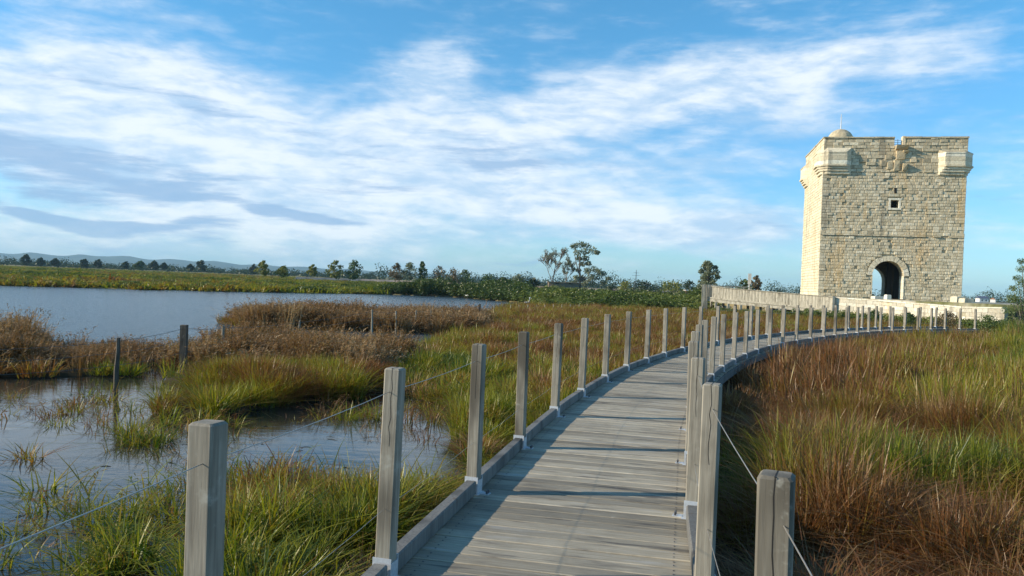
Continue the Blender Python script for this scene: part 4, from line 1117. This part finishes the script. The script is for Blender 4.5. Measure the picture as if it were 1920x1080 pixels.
# bright green sedge on the near side of the reed bed
def greens():
    poly = ISLES[1]; p = np.array(poly); x = rng.uniform(p[:, 0].min(), p[:, 0].max(), 9000); y = rng.uniform(p[:, 1].min(), 17.5, 9000)
    k = inside(poly, x + .35 * wob(x, y, 1.5, 0), y + .35 * wob(x, y, 1.7, 1)) & (y < 17 + .5 * wob(x, y, 1, 1)) & (x / y > -.385 + .02 * wob(x, y, 2, 0)) & (1.3 * wob(x, y, 1.9, 2) + rng.uniform(-.9, .9, 9000) > -.25)
    x, y = x[k], y[k]; c, r1, r2 = clumps(x, y, .85, 7); k = c + .2 * rng.random(len(x)) < .60; x, y, c, r1, r2 = x[k], y[k], c[k], r1[k], r2[k]; n = len(x)
    scatter('sedge', 'bright yellow green sedge at the pool edge in front of the brown reeds', np.stack([x, y, np.full(n, ZW - .04)], 1), rng.uniform(.9, 1.5, n), (.44 + .15 * wob(x, y, 1.6, 1) + .10 * np.clip((x / y + .40) / .1, -1, 0.5)) * (.7 + .6 * r1) * rng.uniform(.7, 1.2, n), np.clip(.26 + .26 * r2 + .20 * wob(x, y, 1.8, 3) + rng.normal(0, .10, n), 0, .7), K_FINE, GRASSM)
greens()
# small tussocks and sparse stems standing in the pool
def sprigs():
    P, S_, H_, T_ = [], [], [], []
    for (px, py, w, n, h, t) in [(262, 835, .14, 9, .30, .2), (262, 820, .10, 6, .38, .35), (155, 762, .25, 12, .22, .4), (372, 795, .22, 9, .32, .3), (345, 770, .2, 5, .3, .3), (90, 935, .2, 5, .28, .3), (110, 1010, .3, 8, .25, .2),
                                 (180, 1075, .16, 14, .36, .18), (240, 1040, .2, 8, .3, .2), (200, 985, .3, 8, .35, .3), (620, 780, .3, 4, .36, .6), (800, 790, .25, 8, .42, .55), (690, 790, .3, 4, .35, .3), (15, 860, .3, 5, .3, .5), (480, 900, .4, 14, .32, .2),
                                 (345, 930, .3, 16, .34, .25), (290, 990, .28, 12, .34, .2), (60, 760, .8, 8, .2, .4), (300, 740, .8, 14, .3, .3), (820, 600, .6, 60, .75, .12), (790, 604, .6, 40, .6, .15), (850, 760, .4, 10, .4, .4)]:
        c = G(px, py, ZW)
        for i in range(n):
            P.append((c.x + random.gauss(0, w), c.y + random.gauss(0, w * 1.2), ZW - .05)); S_.append(random.uniform(.8, 1.5)); H_.append(h * random.uniform(.6, 1.25)); T_.append(min(1, max(0, t + random.gauss(0, .08))))
    scatter('water_sedge', 'sparse sedge tussocks standing in the shallow pool', P, S_, H_, T_, K_FINE[:2] + K_SPARSE, GRASSM)
    x = rng.uniform(-14, 1.5, 1500); y = rng.uniform(2.5, 17, 1500); k = (~is_land(x, y)) & (wob(x, y, 1.0, 1) > .05); x, y = x[k], y[k]; n = len(x)
    scatter('water_stems', 'scattered dead stems poking out of the pool', np.stack([x, y, np.full(n, ZW - .04)], 1), rng.uniform(.6, 1.2, n), rng.uniform(.08, .30, n), rng.uniform(.3, .9, n), K_SPARSE, GRASSM)
sprigs()
# dark weed and leaves floating on the pool
def weed():
    m = MB()
    for i in range(300):
        x = random.uniform(-9, 0); y = random.uniform(3, 15)
        if is_land(np.array([x]), np.array([y]))[0] or wob(np.array([x]), np.array([y]), 1.4, 2)[0] < .0: continue
        a = random.gauss(.0, .5); L = random.uniform(.02, .16); w = random.uniform(.002, .006)
        m.tube([(x, y, ZW + .001), (x + L * .5 * math.cos(a), y + L * .5 * math.sin(a) + .02, ZW + .006), (x + L * math.cos(a), y + L * math.sin(a), ZW + .001)], [w * .4, w, w * .3], 4)
    tag(obj('floating_weed', m.mesh('floating_weed'), m_flat('wet_weed', (.035, .035, .02)), None), 'dark scraps of weed floating on the pool', kind='stuff')
weed()

# ---- far bank: low scrub from the shore to the tree line
def bank():
    x, y = cand(-190, 30, 60, 330, 1.3); d = np.hypot(x, y)
    k = is_land(x, y) & (d > 66) & ((x / y < .02) | (d > 105)) & (mound(x, y) < .01) & (rng.uniform(0, 1, len(x)) < np.clip(95 / d, .12, 1) ** 1.4); x, y = x[k], y[k]; d = np.hypot(x, y)
    a = x / y
    near = d < 112
    n = len(x)
    h = np.where(near, .55, .42) + .22 * wob(x, y, .22, 0)
    # thick green reed bed to the right of the lagoon's far end
    thick = np.clip((a + .20) / .10, 0, 1) * np.clip((125 - d) / 22, 0, 1)
    h = h + 1.0 * thick * (1 + .55 * wob(x, y, .30, 1))
    t = np.where(near, .33, .28) + .22 * wob(x, y, .06, 2) + .1 * wob(x, y, .5, 1) - .38 * thick
    t = np.where((d > 120) & (d < 170) & (a < -.1), t - .2, t)
    pts = mk(x, y)
    lo = (thick < .35) & (rng.uniform(0, 1, n) < .72)
    scatter('bank_grass', 'olive and tan rough grass on the far shore of the lagoon', pts[lo], rng.uniform(1.6, 3.0, lo.sum()), h[lo] * rng.uniform(.8, 1.3, lo.sum()), np.clip(t[lo], 0, 1), K_FAR, GRASSM)
    hi = ~lo
    scatter('bank_scrub', 'low green scrub along the far shore of the lagoon', pts[hi], rng.uniform(1.2, 2.6, hi.sum()), h[hi] * rng.uniform(.7, 1.3, hi.sum()), np.clip(t[hi] - .05 + rng.normal(0, .1, hi.sum()), 0, 1), K_SHRUB, SHRUBM)
bank()
def reedfield():
    "reed and scrub belt between the far shore and the causeway, right of the lagoon"
    x, y = cand(-8, 34, 62, 150, 2.2); a = x / y
    wy = np.interp(x, [p.x for p in WL], [p.y for p in WL])
    k = (a > .0) & (a < .25) & (y > 62 + 14 * np.clip((a - .0) / .26, 0, 1) * 0 + 6) & is_land(x, y) & (rng.uniform(0, 1, len(x)) < np.clip(80 / y, .2, 1)); x, y = x[k], y[k]; n = len(x)
    h = 1.0 + .55 * wob(x, y, .30, 1) + rng.normal(0, .15, n) - np.clip((y - 95) / 50, 0, 1) * .2
    scatter('reed_scrub', 'bushy green reed and tamarisk belt beyond the brown marsh', mk(x, y), rng.uniform(1.2, 2.6, n), np.clip(h, .4, 2.0), np.clip(.34 + .26 * wob(x, y, .3, 2) + rng.normal(0, .1, n), 0, 1), K_SHRUB, SHRUBM)
    # green growth along the foot of the causeway wall
    n = 520; u = rng.uniform(.0, 1, n); P = []; H_ = []; T_ = []
    for uu in u:
        p, t, _ = wall_point(uu); P.append((p.x + random.uniform(-.3, .3), p.y - random.uniform(.3, 3.4) - .1, -.5)); H_.append(random.uniform(.3, .95) * (1.0 if uu > .3 else .7)); T_.append(random.uniform(.1, .7))
    scatter('foot_scrub', 'green weeds along the foot of the causeway wall', P, rng.uniform(.5, 1.1, n), H_, T_, K_SHRUB, SHRUBM)
reedfield()

# ------------------------------------------------------------ trees and bushes
def crown_mesh(clumps, per, leaf, seed, name='crown'):
    r = random.Random(seed); m = MB()
    for (c, rad) in clumps:
        c = Vector(c); tb = r.uniform(.25, .75)
        for i in range(per):
            d = Vector((r.gauss(0, 1), r.gauss(0, 1), r.gauss(0, 1))).normalized() * rad * (r.random() ** .45)
            d.z *= .75; p = c + d
            a = Vector((r.gauss(0, 1), r.gauss(0, 1), r.gauss(0, 1))).normalized(); b = a.orthogonal().normalized(); e = a.cross(b); s_ = leaf * r.uniform(.6, 1.4)
            m.poly([p - b * s_, p + e * s_ * .5, p + b * s_, p - e * s_ * .5], [(0, 1, 2, 3)], min(1, max(0, tb + r.gauss(0, .18))))
    return m.mesh(name, fix=False)
def limb_mesh(h, w, r0, clumps, seed, name='trunk', split=.25):
    r = random.Random(seed); m = MB()
    top = Vector((r.uniform(-.05, .05) * w, r.uniform(-.05, .05) * w, h * .72))
    pts = [Vector((0, 0, -.3)), Vector((.02 * w, 0, h * split)), Vector((-.02 * w, .02 * w, h * .5)), top]; m.tube(pts, [r0, r0 * .8, r0 * .55, r0 * .2], 7)
    for c, rad in clumps:
        c = Vector(c); f = min(.9, max(.15, (c.z / h) * .7)); st = pts[1].lerp(pts[3], max(0, (f - split) / (1 - split)))
        mid = st.lerp(c, .5) + Vector((0, 0, rad * .2)); m.tube([st, mid, c], [r0 * .38, r0 * .24, r0 * .07], 5, cap=False)
    return m.mesh(name)
def tree(name, px, py_top, py_base, wpx, depth, mat, label, cat='tree', nclump=16, per=70, leaf=.16, shape='oval', seed=0, grp=None, trunk=True, low=.28, fill=1.0):
    top = D(px, py_top, depth); base = D(px, py_base, depth); z0 = base.z
    h = top.z - z0; w = wpx / F * depth; r = random.Random(seed * 7 + 3); cl = []
    for i in range(nclump):
        f = (i + .5) / nclump; z = low + (1 - low) * f
        if shape == 'oval': rr = math.sin(math.pi * min(.97, max(.12, (z - low) / (1 - low) * .86 + .12)))
        elif shape == 'dome': rr = math.sqrt(max(.05, 1 - ((z - low) / (1 - low)) ** 2))
        elif shape == 'vase': rr = .25 + .75 * math.sin(math.pi * min(.95, ((z - low) / (1 - low)) * .75 + .15))
        else: rr = 1 - .85 * (z - low) / (1 - low)
        a = i * 2.4 + r.uniform(-.5, .5); q = rr * w * .5 * r.uniform(.35, .85); rad = w * r.uniform(.13, .22) * fill * (.6 + .4 * rr)
        cl.append(((q * math.cos(a), q * math.sin(a), h * z - rad * .75), rad))
    if trunk:
        o = tag(empty(name, (base.x, base.y, z0)), label, cat, grp)
        obj('trunk', limb_mesh(h, w, max(.05, h * .022), cl, seed), BARK, o); obj('crown', crown_mesh(cl, per, leaf, seed), mat, o)
    else:
        o = tag(obj(name, crown_mesh(cl, per, leaf, seed), mat, None, (base.x, base.y, z0)), label, cat, grp)
    return o
def bare(name, px, py_top, py_base, wpx, depth, label, seed, leafy=0.0, mat=LEAF_S, grp=None):
    top = D(px, py_top, depth); base = D(px, py_base, depth); h = top.z - base.z; w = wpx / F * depth
    o = tag(empty(name, base), label, 'tree', grp); r = random.Random(seed); m = MB(); ends = []
    def grow(p, d, L, rad, lev):
        n = 4; pts = [p]; dd = d.copy()
        for i in range(n):
            dd = (dd + Vector((r.gauss(0, .10), r.gauss(0, .10), r.gauss(.04, .06)))).normalized(); pts.append(pts[-1] + dd * L / n)
        m.tube(pts, [max(.028, rad * (1 - .6 * i / n)) for i in range(n + 1)], 5 if lev < 2 else 3, cap=False)
        if lev >= 5: ends.append(pts[-1]); return
        for k in range(r.choice((3, 4)) if lev < 3 else 3):
            i = r.randint(2, n) if lev else r.randint(1, n); a = r.uniform(0, 6.28); sp = r.uniform(.3, .75)
            nd = (dd + Vector((math.cos(a) * sp * w / h * 1.3, math.sin(a) * sp * w / h * 1.3, r.uniform(0, .25)))).normalized()
            grow(pts[i], nd, L * r.uniform(.55, .78), rad * .5, lev + 1)
    grow(Vector((0, 0, -.3)), Vector((0, 0, 1)), h * .40, h * .018, 0)
    zmax = max(v[2] for v in m.v); xm = max(abs(v[0]) for v in m.v)
    m.v = [(v[0] * min(3.0, w * .5 / xm), v[1] * min(3.0, w * .5 / xm), v[2] * h / zmax) for v in m.v]
    obj('trunk', m.mesh('trunk'), BARK, o)
    if leafy:
        cl = [((e.x * min(3.0, w * .5 / xm), e.y * min(3.0, w * .5 / xm), e.z * h / zmax), w * .05) for e in (ends if len(ends) < 700 else r.sample(ends, 700)) if r.random() < leafy]
        obj('crown', crown_mesh(cl, 4, .10, seed), mat, o)
    return o
# the big pair behind the marsh, left of the causeway
bare('poplar', 1036, 463, 536, 58, 150, 'half bare grey poplar left of the tall leafy tree', 4, 1)
bare('poplar', 1060, 474, 536, 40, 154, 'slimmer half bare tree squeezed between grey poplar and tall leafy tree', 8, 1)
def big_tree():
    depth = 150; base = D(1087, 538, depth); o = tag(empty('tall_tree', base), 'tall leafy tree with a leaning fan shaped crown beside the bare poplars', 'tree')
    cl = []; r = random.Random(12)
    for (px, py, rp) in [(1076, 462, 9), (1088, 458, 10), (1100, 461, 10), (1110, 470, 10), (1118, 474, 6), (1096, 472, 10), (1082, 474, 9), (1086, 485, 8), (1098, 484, 9), (1092, 495, 7), (1104, 494, 7),
                         (1085, 507, 6), (1100, 508, 9), (1112, 505, 10), (1122, 510, 9), (1132, 513, 8), (1138, 522, 6), (1120, 520, 11), (1106, 520, 10), (1092, 522, 9), (1080, 520, 7), (1076, 530, 7), (1112, 530, 10), (1130, 530, 8), (1096, 532, 8)]:
        q = D(px, py, depth) - base; q.y = r.uniform(-1.6, 1.6); cl.append((q, rp / F * depth * .95))
    m = MB(); r0 = .24
    P_ = lambda px, py, dy=0: D(px, py, depth) - base + Vector((0, dy, 0))
    m.tube([P_(1087, 542), P_(1088, 520), P_(1086, 500), P_(1088, 480), P_(1092, 462)], [r0, r0 * .8, r0 * .6, r0 * .4, r0 * .1], 7)
    m.tube([P_(1088, 522), P_(1082, 500), P_(1078, 480), P_(1077, 463)], [r0 * .5, r0 * .4, r0 * .25, r0 * .08], 6)
    m.tube([P_(1087, 500), P_(1100, 484), P_(1112, 472)], [r0 * .45, r0 * .3, r0 * .08], 6)
    for c, rd_ in cl[11:]: m.tube([P_(1088, 528), (c + P_(1088, 522)) * .5, c], [r0 * .4, r0 * .25, r0 * .08], 5)
    obj('trunk', m.mesh('trunk'), BARK, o); obj('crown', crown_mesh(cl, 130, .19, 3), LEAF_S, o)
big_tree()
tree('willow', 1327, 487, 560, 46, 92, LEAF_S, 'grey green tree rising just left of the timber ramp end', nclump=26, per=120, leaf=.13, seed=5, shape='vase', low=.25)
tree('bush', 1396, 522, 556, 34, 90, LEAF_G, 'dark green bush left of the white sign post', 'bush', 12, 90, .11, 'dome', 6)
tree('bush', 1417, 515, 556, 32, 92, LEAF_B, 'brownish green bush right of the white sign post', 'bush', 14, 90, .11, 'oval', 7)
tree('rounded_tree', 1205, 521, 552, 52, 175, LEAF_D, 'dark rounded tree under the far pylon', nclump=14, per=60, leaf=.22, shape='dome', seed=8, low=.1, fill=1.35)
tree('rounded_tree', 1172, 524, 552, 50, 178, LEAF_Y, 'yellow green rounded tree left of the one under the pylon', nclump=14, per=60, leaf=.2, shape='dome', seed=9, low=.1, fill=1.35)
tree('rounded_tree', 1262, 521, 556, 66, 165, LEAF_Y, 'broad yellow green rounded tree in front of the far shed', nclump=16, per=70, leaf=.22, shape='dome', seed=10, low=.08, fill=1.35)
tree('rounded_tree', 1292, 523, 554, 34, 172, LEAF_D, 'small dark rounded tree right of the broad yellow green one', nclump=10, per=60, leaf=.2, shape='dome', seed=11, low=.1, fill=1.35)
tree('rounded_tree', 1146, 531, 552, 30, 170, LEAF_D, 'low dark rounded tree at the right foot of the tall leafy tree', nclump=9, per=50, leaf=.2, shape='dome', seed=12, low=.1, fill=1.35)
# trees along the far bank, left to right: px, top, base, width, kind, label
fb = [(48, 474, 494, 22, LEAF_D, 'dark round tree on the far treeline, leftmost of all'),
      (76, 481, 495, 22, LEAF_D, 'low dark tree just right of the leftmost treeline tree'),
      (102, 482, 496, 26, LEAF_D, 'broad low dark tree, third from the left on the treeline'),
      (158, 483, 498, 26, LEAF_D, 'dark rounded tree on the treeline beneath the end of the high ridge'),
      (184, 484, 499, 18, LEAF_D, 'small dark tree close right of a larger dark one above the far left lagoon'),
      (235, 488, 501, 20, LEAF_D, 'very low dark tree on the treeline between two wider gaps'),
      (262, 488, 501, 20, LEAF_G, 'low greener tree left of a close pair on the treeline'),
      (289, 486, 502, 22, LEAF_D, 'left one of a close pair of dark trees on the treeline'),
      (307, 490, 503, 15, LEAF_D, 'right and smaller one of a close pair of dark trees on the treeline'),
      (376, 485, 504, 24, LEAF_D, 'compact dark square crowned tree standing out from the left treeline'),
      (357, 493, 505, 18, LEAF_D, 'small bush like tree touching the compact dark tree from the left'),
      (492, 487, 513, 30, LEAF_Y, 'yellow green tree standing nearer than the dark treeline'),
      (475, 493, 511, 18, LEAF_D, 'dark tree hidden half behind the yellow green one'),
      (530, 497, 513, 24, LEAF_Y, 'low pale green bush between the yellow green tree and the next gap'),
      (586, 495, 516, 20, LEAF_Y, 'small ochre tree left of the two pale poplars'),
      (627, 486, 519, 34, LEAF_Y, 'left one of the two pale green poplars on the far bank'),
      (664, 485, 520, 28, LEAF_G, 'right one of the two pale green poplars on the far bank')]
for i, (px, t_, b_, w_, mt, lb) in enumerate(fb):
    near = 190 if mt is not LEAF_D else 400
    if px in (357, 262): near = 390
    tree('bank_tree', px, t_ + (2 if mt is LEAF_D else 0), b_ - 1, w_ * (.75 if mt is LEAF_D else 1.05), near, mt, lb, nclump=12, per=60, leaf=.26 * near / 190, shape='oval' if (mt is not LEAF_D or i % 3 == 1) else 'dome', seed=40 + i, low=.05, fill=(1.3, 1.6, 1.1)[i % 3], grp='trees along the far bank of the lagoon')
for i, (px, t_, b_, w_, lb, mt) in enumerate([(744, 492, 522, 22, 'thin brownish tree starting the sparse row right of the pale poplars', LEAF_B), (768, 490, 522, 24, 'thin open tree second in the sparse row on the bank', LEAF_S), (791, 489, 524, 14, 'narrow upright tree taller than its sparse neighbours', LEAF_G),
                                              (822, 496, 545, 30, 'brown leaved tree standing nearest to the lagoon end', LEAF_B), (850, 500, 540, 34, 'brown and green tree right of the brown leaved one', LEAF_B), (872, 503, 538, 26, 'dark olive tree at the right of the brown group', LEAF_G),
                                              (915, 510, 534, 34, 'low green tree between the brown group and the bare poplars', LEAF_G), (972, 513, 536, 26, 'grey green tree a little left of the bare poplars', LEAF_S), (942, 517, 536, 26, 'low dark bush like tree left of the grey green one', LEAF_D), (1000, 519, 538, 28, 'low dark tree at the left foot of the grey poplar', LEAF_D)]):
    tree('sparse_tree', px, t_, b_, w_ * 1.4, 150, mt, lb, nclump=16, per=55, leaf=.17, shape='oval', seed=80 + i, low=.10, grp='trees along the bank beyond the lagoon end', fill=1.35)
# the long low wood on the horizon: one mass nobody could count
def wood():
    m = MB(); r = random.Random(4)
    for i in range(1500):
        px = r.uniform(-260, 2200)
        if 730 < px < 900 and r.random() < .3: continue
        dep = r.uniform(430, 640); hh = r.uniform(2.0, 4.2) * (1.05 + .9 * noise.noise((px * .03, 0, 0))) * (1.7 if px > 700 else 1); q = D(px, hor(px), dep); w = r.uniform(2.5, 5)
        for k in range(26):
            a = r.uniform(0, 6.28); e = r.random(); p = Vector((q.x + w * math.cos(a) * r.random(), q.y + w * math.sin(a) * r.random(), -.3 + hh * e))
            b = Vector((r.gauss(0, 1), r.gauss(0, 1), r.gauss(0, 1))).normalized(); c = b.orthogonal().normalized(); s_ = .75 * r.uniform(.6, 1.3) * (1.1 - .5 * e)
            m.poly([p - b * s_, p + c * s_ * .6, p + b * s_, p - c * s_ * .6], [(0, 1, 2, 3)], r.random())
    tag(obj('distant_wood', m.mesh('distant_wood', fix=False), LEAF_D), 'long low dark wood along the whole horizon', kind='stuff')
wood()
# tamarisk at the right edge, and its low bush
def tamarisk():
    o = tag(empty('tamarisk', G(1925, 640, -.5)), 'feathery green tamarisk cut by the right edge of the photo', 'tree')
    base = o.location; depth = base.y; cl = []; r = random.Random(2)
    for (px, py, rp, n) in [(1912, 490, 9, 1), (1918, 505, 10, 1), (1905, 522, 9, 1), (1915, 530, 12, 1), (1898, 540, 8, 1), (1910, 548, 15, 1), (1922, 540, 20, 1), (1935, 520, 22, 1), (1955, 500, 26, 1), (1950, 540, 30, 1), (1900, 560, 12, 2), (1915, 570, 18, 2), (1935, 575, 24, 2), (1892, 582, 14, 2), (1905, 600, 20, 2), (1925, 605, 26, 2), (1950, 590, 30, 1), (1970, 560, 30, 1), (1885, 605, 12, 2), (1940, 470, 14, 1)]:
        for k in range(n): q = D(px + r.uniform(-4, 4), py, depth + r.uniform(-.6, .6)) - base; cl.append((q, rp / F * depth))
    m = MB()
    for c, rd_ in cl[::2]: m.tube([(0, 0, -.2), Vector(c) * .5 + Vector((0, 0, .1)), c], [.05, .03, .01], 5)
    obj('trunk', m.mesh('trunk'), BARK, o); obj('crown', crown_mesh(cl, 260, .034, 9), LEAF_T, o)
tamarisk()

tree('bush', 1774, 581, 616, 54, 45.5, LEAF_B, 'rust brown bush at the far end of the boardwalk', 'bush', 16, 120, .05, 'dome', 21, None, False, .05, 1.4)
tree('bush', 1852, 588, 622, 70, 42, LEAF_T, 'yellow green bush right of the boardwalk end, below the wall', 'bush', 18, 130, .05, 'dome', 22, None, False, .05, 1.4)
tree('bush', 1640, 578, 604, 30, 52, LEAF_G, 'small green bush below the gateway at the foot of the wall', 'bush', 12, 90, .05, 'dome', 23, None, False, .05, 1.4)
tree('bush', 1705, 584, 606, 24, 50, LEAF_G, 'small dark green bush below the wall, right of the gateway', 'bush', 10, 90, .05, 'dome', 24, None, False, .05, 1.4)
# ------------------------------------------------------------ small things in the marsh and beyond
def stake_mesh(h, r, sq=False, bend=.02, seed=0):
    rr = random.Random(seed); m = MB()
    if sq: m.loft([[(x * r, y * r, z) for x, y in ((-1, -1), (1, -1), (1, 1), (-1, 1))] for z in (-.4, h - .01)] + [[(x * r * .9, y * r * .9, h) for x, y in ((-1, -1), (1, -1), (1, 1), (-1, 1))]])
    else: m.tube([(0, 0, -.4), (rr.uniform(-1, 1) * bend, 0, h * .35), (rr.uniform(-1, 1) * bend, 0, h * .7), (rr.uniform(-1, 1) * bend, 0, h)], [r, r * 1.05, r * .9, r * .8], 7)
    return m.mesh('stake')
def fence(name, label, items, wires, wr):
    b0 = G(items[0][0], items[0][1], ZW); root = tag(empty(name, b0), label, 'fence'); tops = []
    for i, (px, pb, pt_, r, sq, mt) in enumerate(items):
        b = G(px, pb, ZW); t_ = D(px, pt_, b.y); h = t_.z - ZW
        obj('stake', stake_mesh(h, r, sq, .012, i), mt, root, b - b0, (0, random.uniform(-.03, .03), 0)); tops.append((b - b0, h))
    for f in wires:
        m = MB(); pts = []
        for (a, ha), (b, hb) in zip(tops, tops[1:]):
            for k in (0, .33, .66): q = a.lerp(b, k); q.z = (ha + (hb - ha) * k) * f - .03 * 4 * k * (1 - k); pts.append(q)
        m.tube(pts, wr, 4); obj('wire', m.mesh('wire'), WIREM, root)
random.seed(3)
fence('wire_fence', 'old wire fence of wooden stakes crossing the pool and reed bed', [(-60, 750, 650, .04, 0, OLDW), (218, 727, 633, .042, 0, OLDW), (343, 702, 609, .062, 1, OLDW), (416, 682, 610, .040, 0, WOOD), (560, 655, 601, .030, 0, WOOD), (697, 632, 580, .034, 0, WOOD), (742, 626, 583, .036, 0, WOOD), (778, 622, 582, .036, 0, WOOD), (807, 617, 579, .03, 0, WOOD), (829, 615, 580, .024, 0, WOOD), (897, 612, 570, .055, 1, OLDW)], (.93, .7, .45), .004)
fence('wire_fence', 'far fence of short thin stakes along the lagoon end', [(865, 595, 573, .03, 0, PALEW)] + [(px, 592 - (px - 900) * .035, 572 - (px - 900) * .02 * .4, .028, 0, PALEW) for px in range(925, 1110, 16)], (.9, .5), .005)
# sign post by the causeway
q = D(1404, 553, 78); o = tag(empty('sign_post', (q.x, q.y, q.z - 1.5)), 'slim white sign post beside two bushes behind the ramp', 'sign')
m = MB(); m.tube([(0, 0, 0), (0, 0, 3.55)], .045, 8); obj('pole', m.mesh('pole'), WHITE, o)
m = MB(); m.box(-.16, .16, -.05, -.08, 2.55, 3.6); obj('board', m.mesh('board'), WHITE, o)
# far pylon
q = D(1192, hor(1192), 420); o = tag(empty('pylon', (q.x, q.y, -.4)), 'faint lattice power pylon above the rounded trees', 'pylon'); m = MB(); H_ = D(1192, 506, 420).z + .4
for sx_ in (-1, 1):
    for sy_ in (-1, 1): m.tube([(sx_ * .8, sy_ * .8, 0), (sx_ * .25, sy_ * .25, H_ * .6), (sx_ * .05, sy_ * .05, H_)], .06, 4)
for k in range(8): z = H_ * k / 9; ww = .8 * (1 - k / 9) ; m.tube([(-ww, -ww, z), (ww, -ww, z + H_ / 9)], .04, 3); m.tube([(ww, ww, z), (-ww, ww, z + H_ / 9)], .04, 3)
obj('frame', m.mesh('frame'), BOLT, o)
m = MB()
for z, L in ((H_ * .72, 2.2), (H_ * .85, 1.6)): m.box(-L, L, -.05, .05, z, z + .12)
obj('cross_arm', m.mesh('cross_arm'), BOLT, o)
def house(name, px, pyt, pyb, wpx, depth, wall_m, roof_m, label, rz=0, flat=False, cat='house', zt=None):
    t_ = D(px, pyt, depth); b_ = D(px, pyb, depth); w = wpx / F * depth; h = t_.z - b_.z; o = tag(empty(name, b_, rz), label, cat); hw = h * (.62 if not flat else .86); d_ = w * .8
    m = MB(); m.box(-w / 2, w / 2, -d_ / 2, d_ / 2, -1.5, hw); obj('wall', m.mesh('wall'), wall_m, o)
    m = MB(); e = w * .04
    if flat: m.box(-w / 2 - e, w / 2 + e, -d_ / 2 - e, d_ / 2 + e, hw + .003, h)
    else: m.prism([(-d_ / 2 - e, hw + .003), (d_ / 2 + e, hw + .003), (0, h)], -w / 2 - e, w / 2 + e, 'x')
    obj('roof', m.mesh('roof'), roof_m, o)
    for k in range(2):
        m = MB(); x = w * (-.22 + .44 * k); m.box(x - w * .06, x + w * .06, -d_ / 2 - .02, -d_ / 2 + .05, hw * .35, hw * .75); obj('window', m.mesh('window'), DARKM, o)
house('far_house', 1841, 555, 567, 17, 330, WHITE, SLATE, 'far white house with blue grey roof right of the tower')
house('far_house', 1862, 558, 567, 11, 340, WHITE, TILE, 'smaller far white house at the right of the blue roofed one', .9)
house('far_shed', 1296, 544, 551, 24, 160, m_flat('brown_boards', (.17, .10, .06)), WHITE, 'low brown shed with pale flat roof behind the green scrub', 0, True, 'shed')
house('far_hide', 1056, 529, 534, 56, 146, m_flat('hide_boards', (.20, .15, .10)), m_flat('tan_roof', (.42, .33, .24)), 'long low shed with tan flat roof below the bare poplars', 0, True, 'shed')
# pale track on a low bank beyond the lagoon
m = MB(); rows = []
for px in range(560, 1600, 60):
    d = ray(px, hor(px)); y = 235 + 20 * math.sin(px * .01); c = Vector((d.x / d.y * y, y, 0)); rows.append([c + Vector((0, -6, -.3)), c + Vector((0, -2, .55)), c + Vector((0, 2, .55)), c + Vector((0, 6, -.3))])
m.loft(rows); tag(obj('track', m.mesh('track'), m_flat('bare_earth', (.36, .27, .20), .95, .3, .3)), kind='structure')
# a duck and an egret on the lagoon
def bird(name, px, py, L, mat, label, cat, neck, legs=0):
    b = G(px, py, ZW); o = tag(empty(name, b, random.uniform(-.6, .6)), label, cat)
    m = MB(); n = 10; prof = [(-.55, .02, .12), (-.42, .10, .10), (-.15, .19, .09), (.15, .20, .09), (.36, .13, .11), (.48, .03, .14)]
    m.loft([[(x * L, r * L * .8 * math.cos(2 * math.pi * k / n), (z + legs) * L + r * L * .62 * math.sin(2 * math.pi * k / n)) for k in range(n)] for x, r, z in prof]); obj('body', m.mesh('body', True), mat, o)
    m = MB(); z = (.14 + legs) * L; m.tube([(.36 * L, 0, z), (.48 * L, 0, z + neck * L * .45), (.43 * L, 0, z + neck * L * .8), (.50 * L, 0, z + neck * L)], [.075 * L, .05 * L, .045 * L, .06 * L], 8)
    m.tube([(.42 * L, 0, z + neck * L), (.52 * L, 0, z + neck * L + .03 * L), (.62 * L, 0, z + neck * L), (.80 * L, 0, z + neck * L - .02 * L)], [.05 * L, .085 * L, .05 * L, .012 * L], 8); obj('head', m.mesh('head', True), mat, o)
    if legs:
        for s_ in (-1, 1): m = MB(); m.tube([(0, s_ * .06 * L, -.1), (.02 * L, s_ * .06 * L, legs * L * .5), (0, s_ * .07 * L, legs * L)], .014 * L, 5); obj('leg', m.mesh('leg'), BOLT, o)
bird('duck', 432, 587, .55, FEATH, 'small dark duck swimming on the open lagoon', 'duck', .30)
bird('egret', 876, 559, .60, EGRET, 'white egret standing at the far end of the lagoon', 'egret', .75, .45)
bird('egret', 988, 573, .55, EGRET, 'white egret among the far short stakes', 'egret', .75, .45)

# ------------------------------------------------------------ air
def haze():
    m = MB(); m.box(-5600, 5600, -80, 6900, -2.2, 110); o = obj('haze', m.mesh('haze')); mat = bpy.data.materials.new('thin_blue_air'); mat.use_nodes = True; t = NT(mat.node_tree); t.n.clear()
    out = t.new('ShaderNodeOutputMaterial'); v = t.new('ShaderNodeVolumePrincipled'); v.inputs['Color'].default_value = (.48, .80, 1.0, 1); v.inputs['Density'].default_value = 1.5e-4; v.inputs['Anisotropy'].default_value = .0
    t.l.new(v.outputs[0], out.inputs['Volume']); o.data.materials.append(mat); tag(o, kind='stuff')
haze()
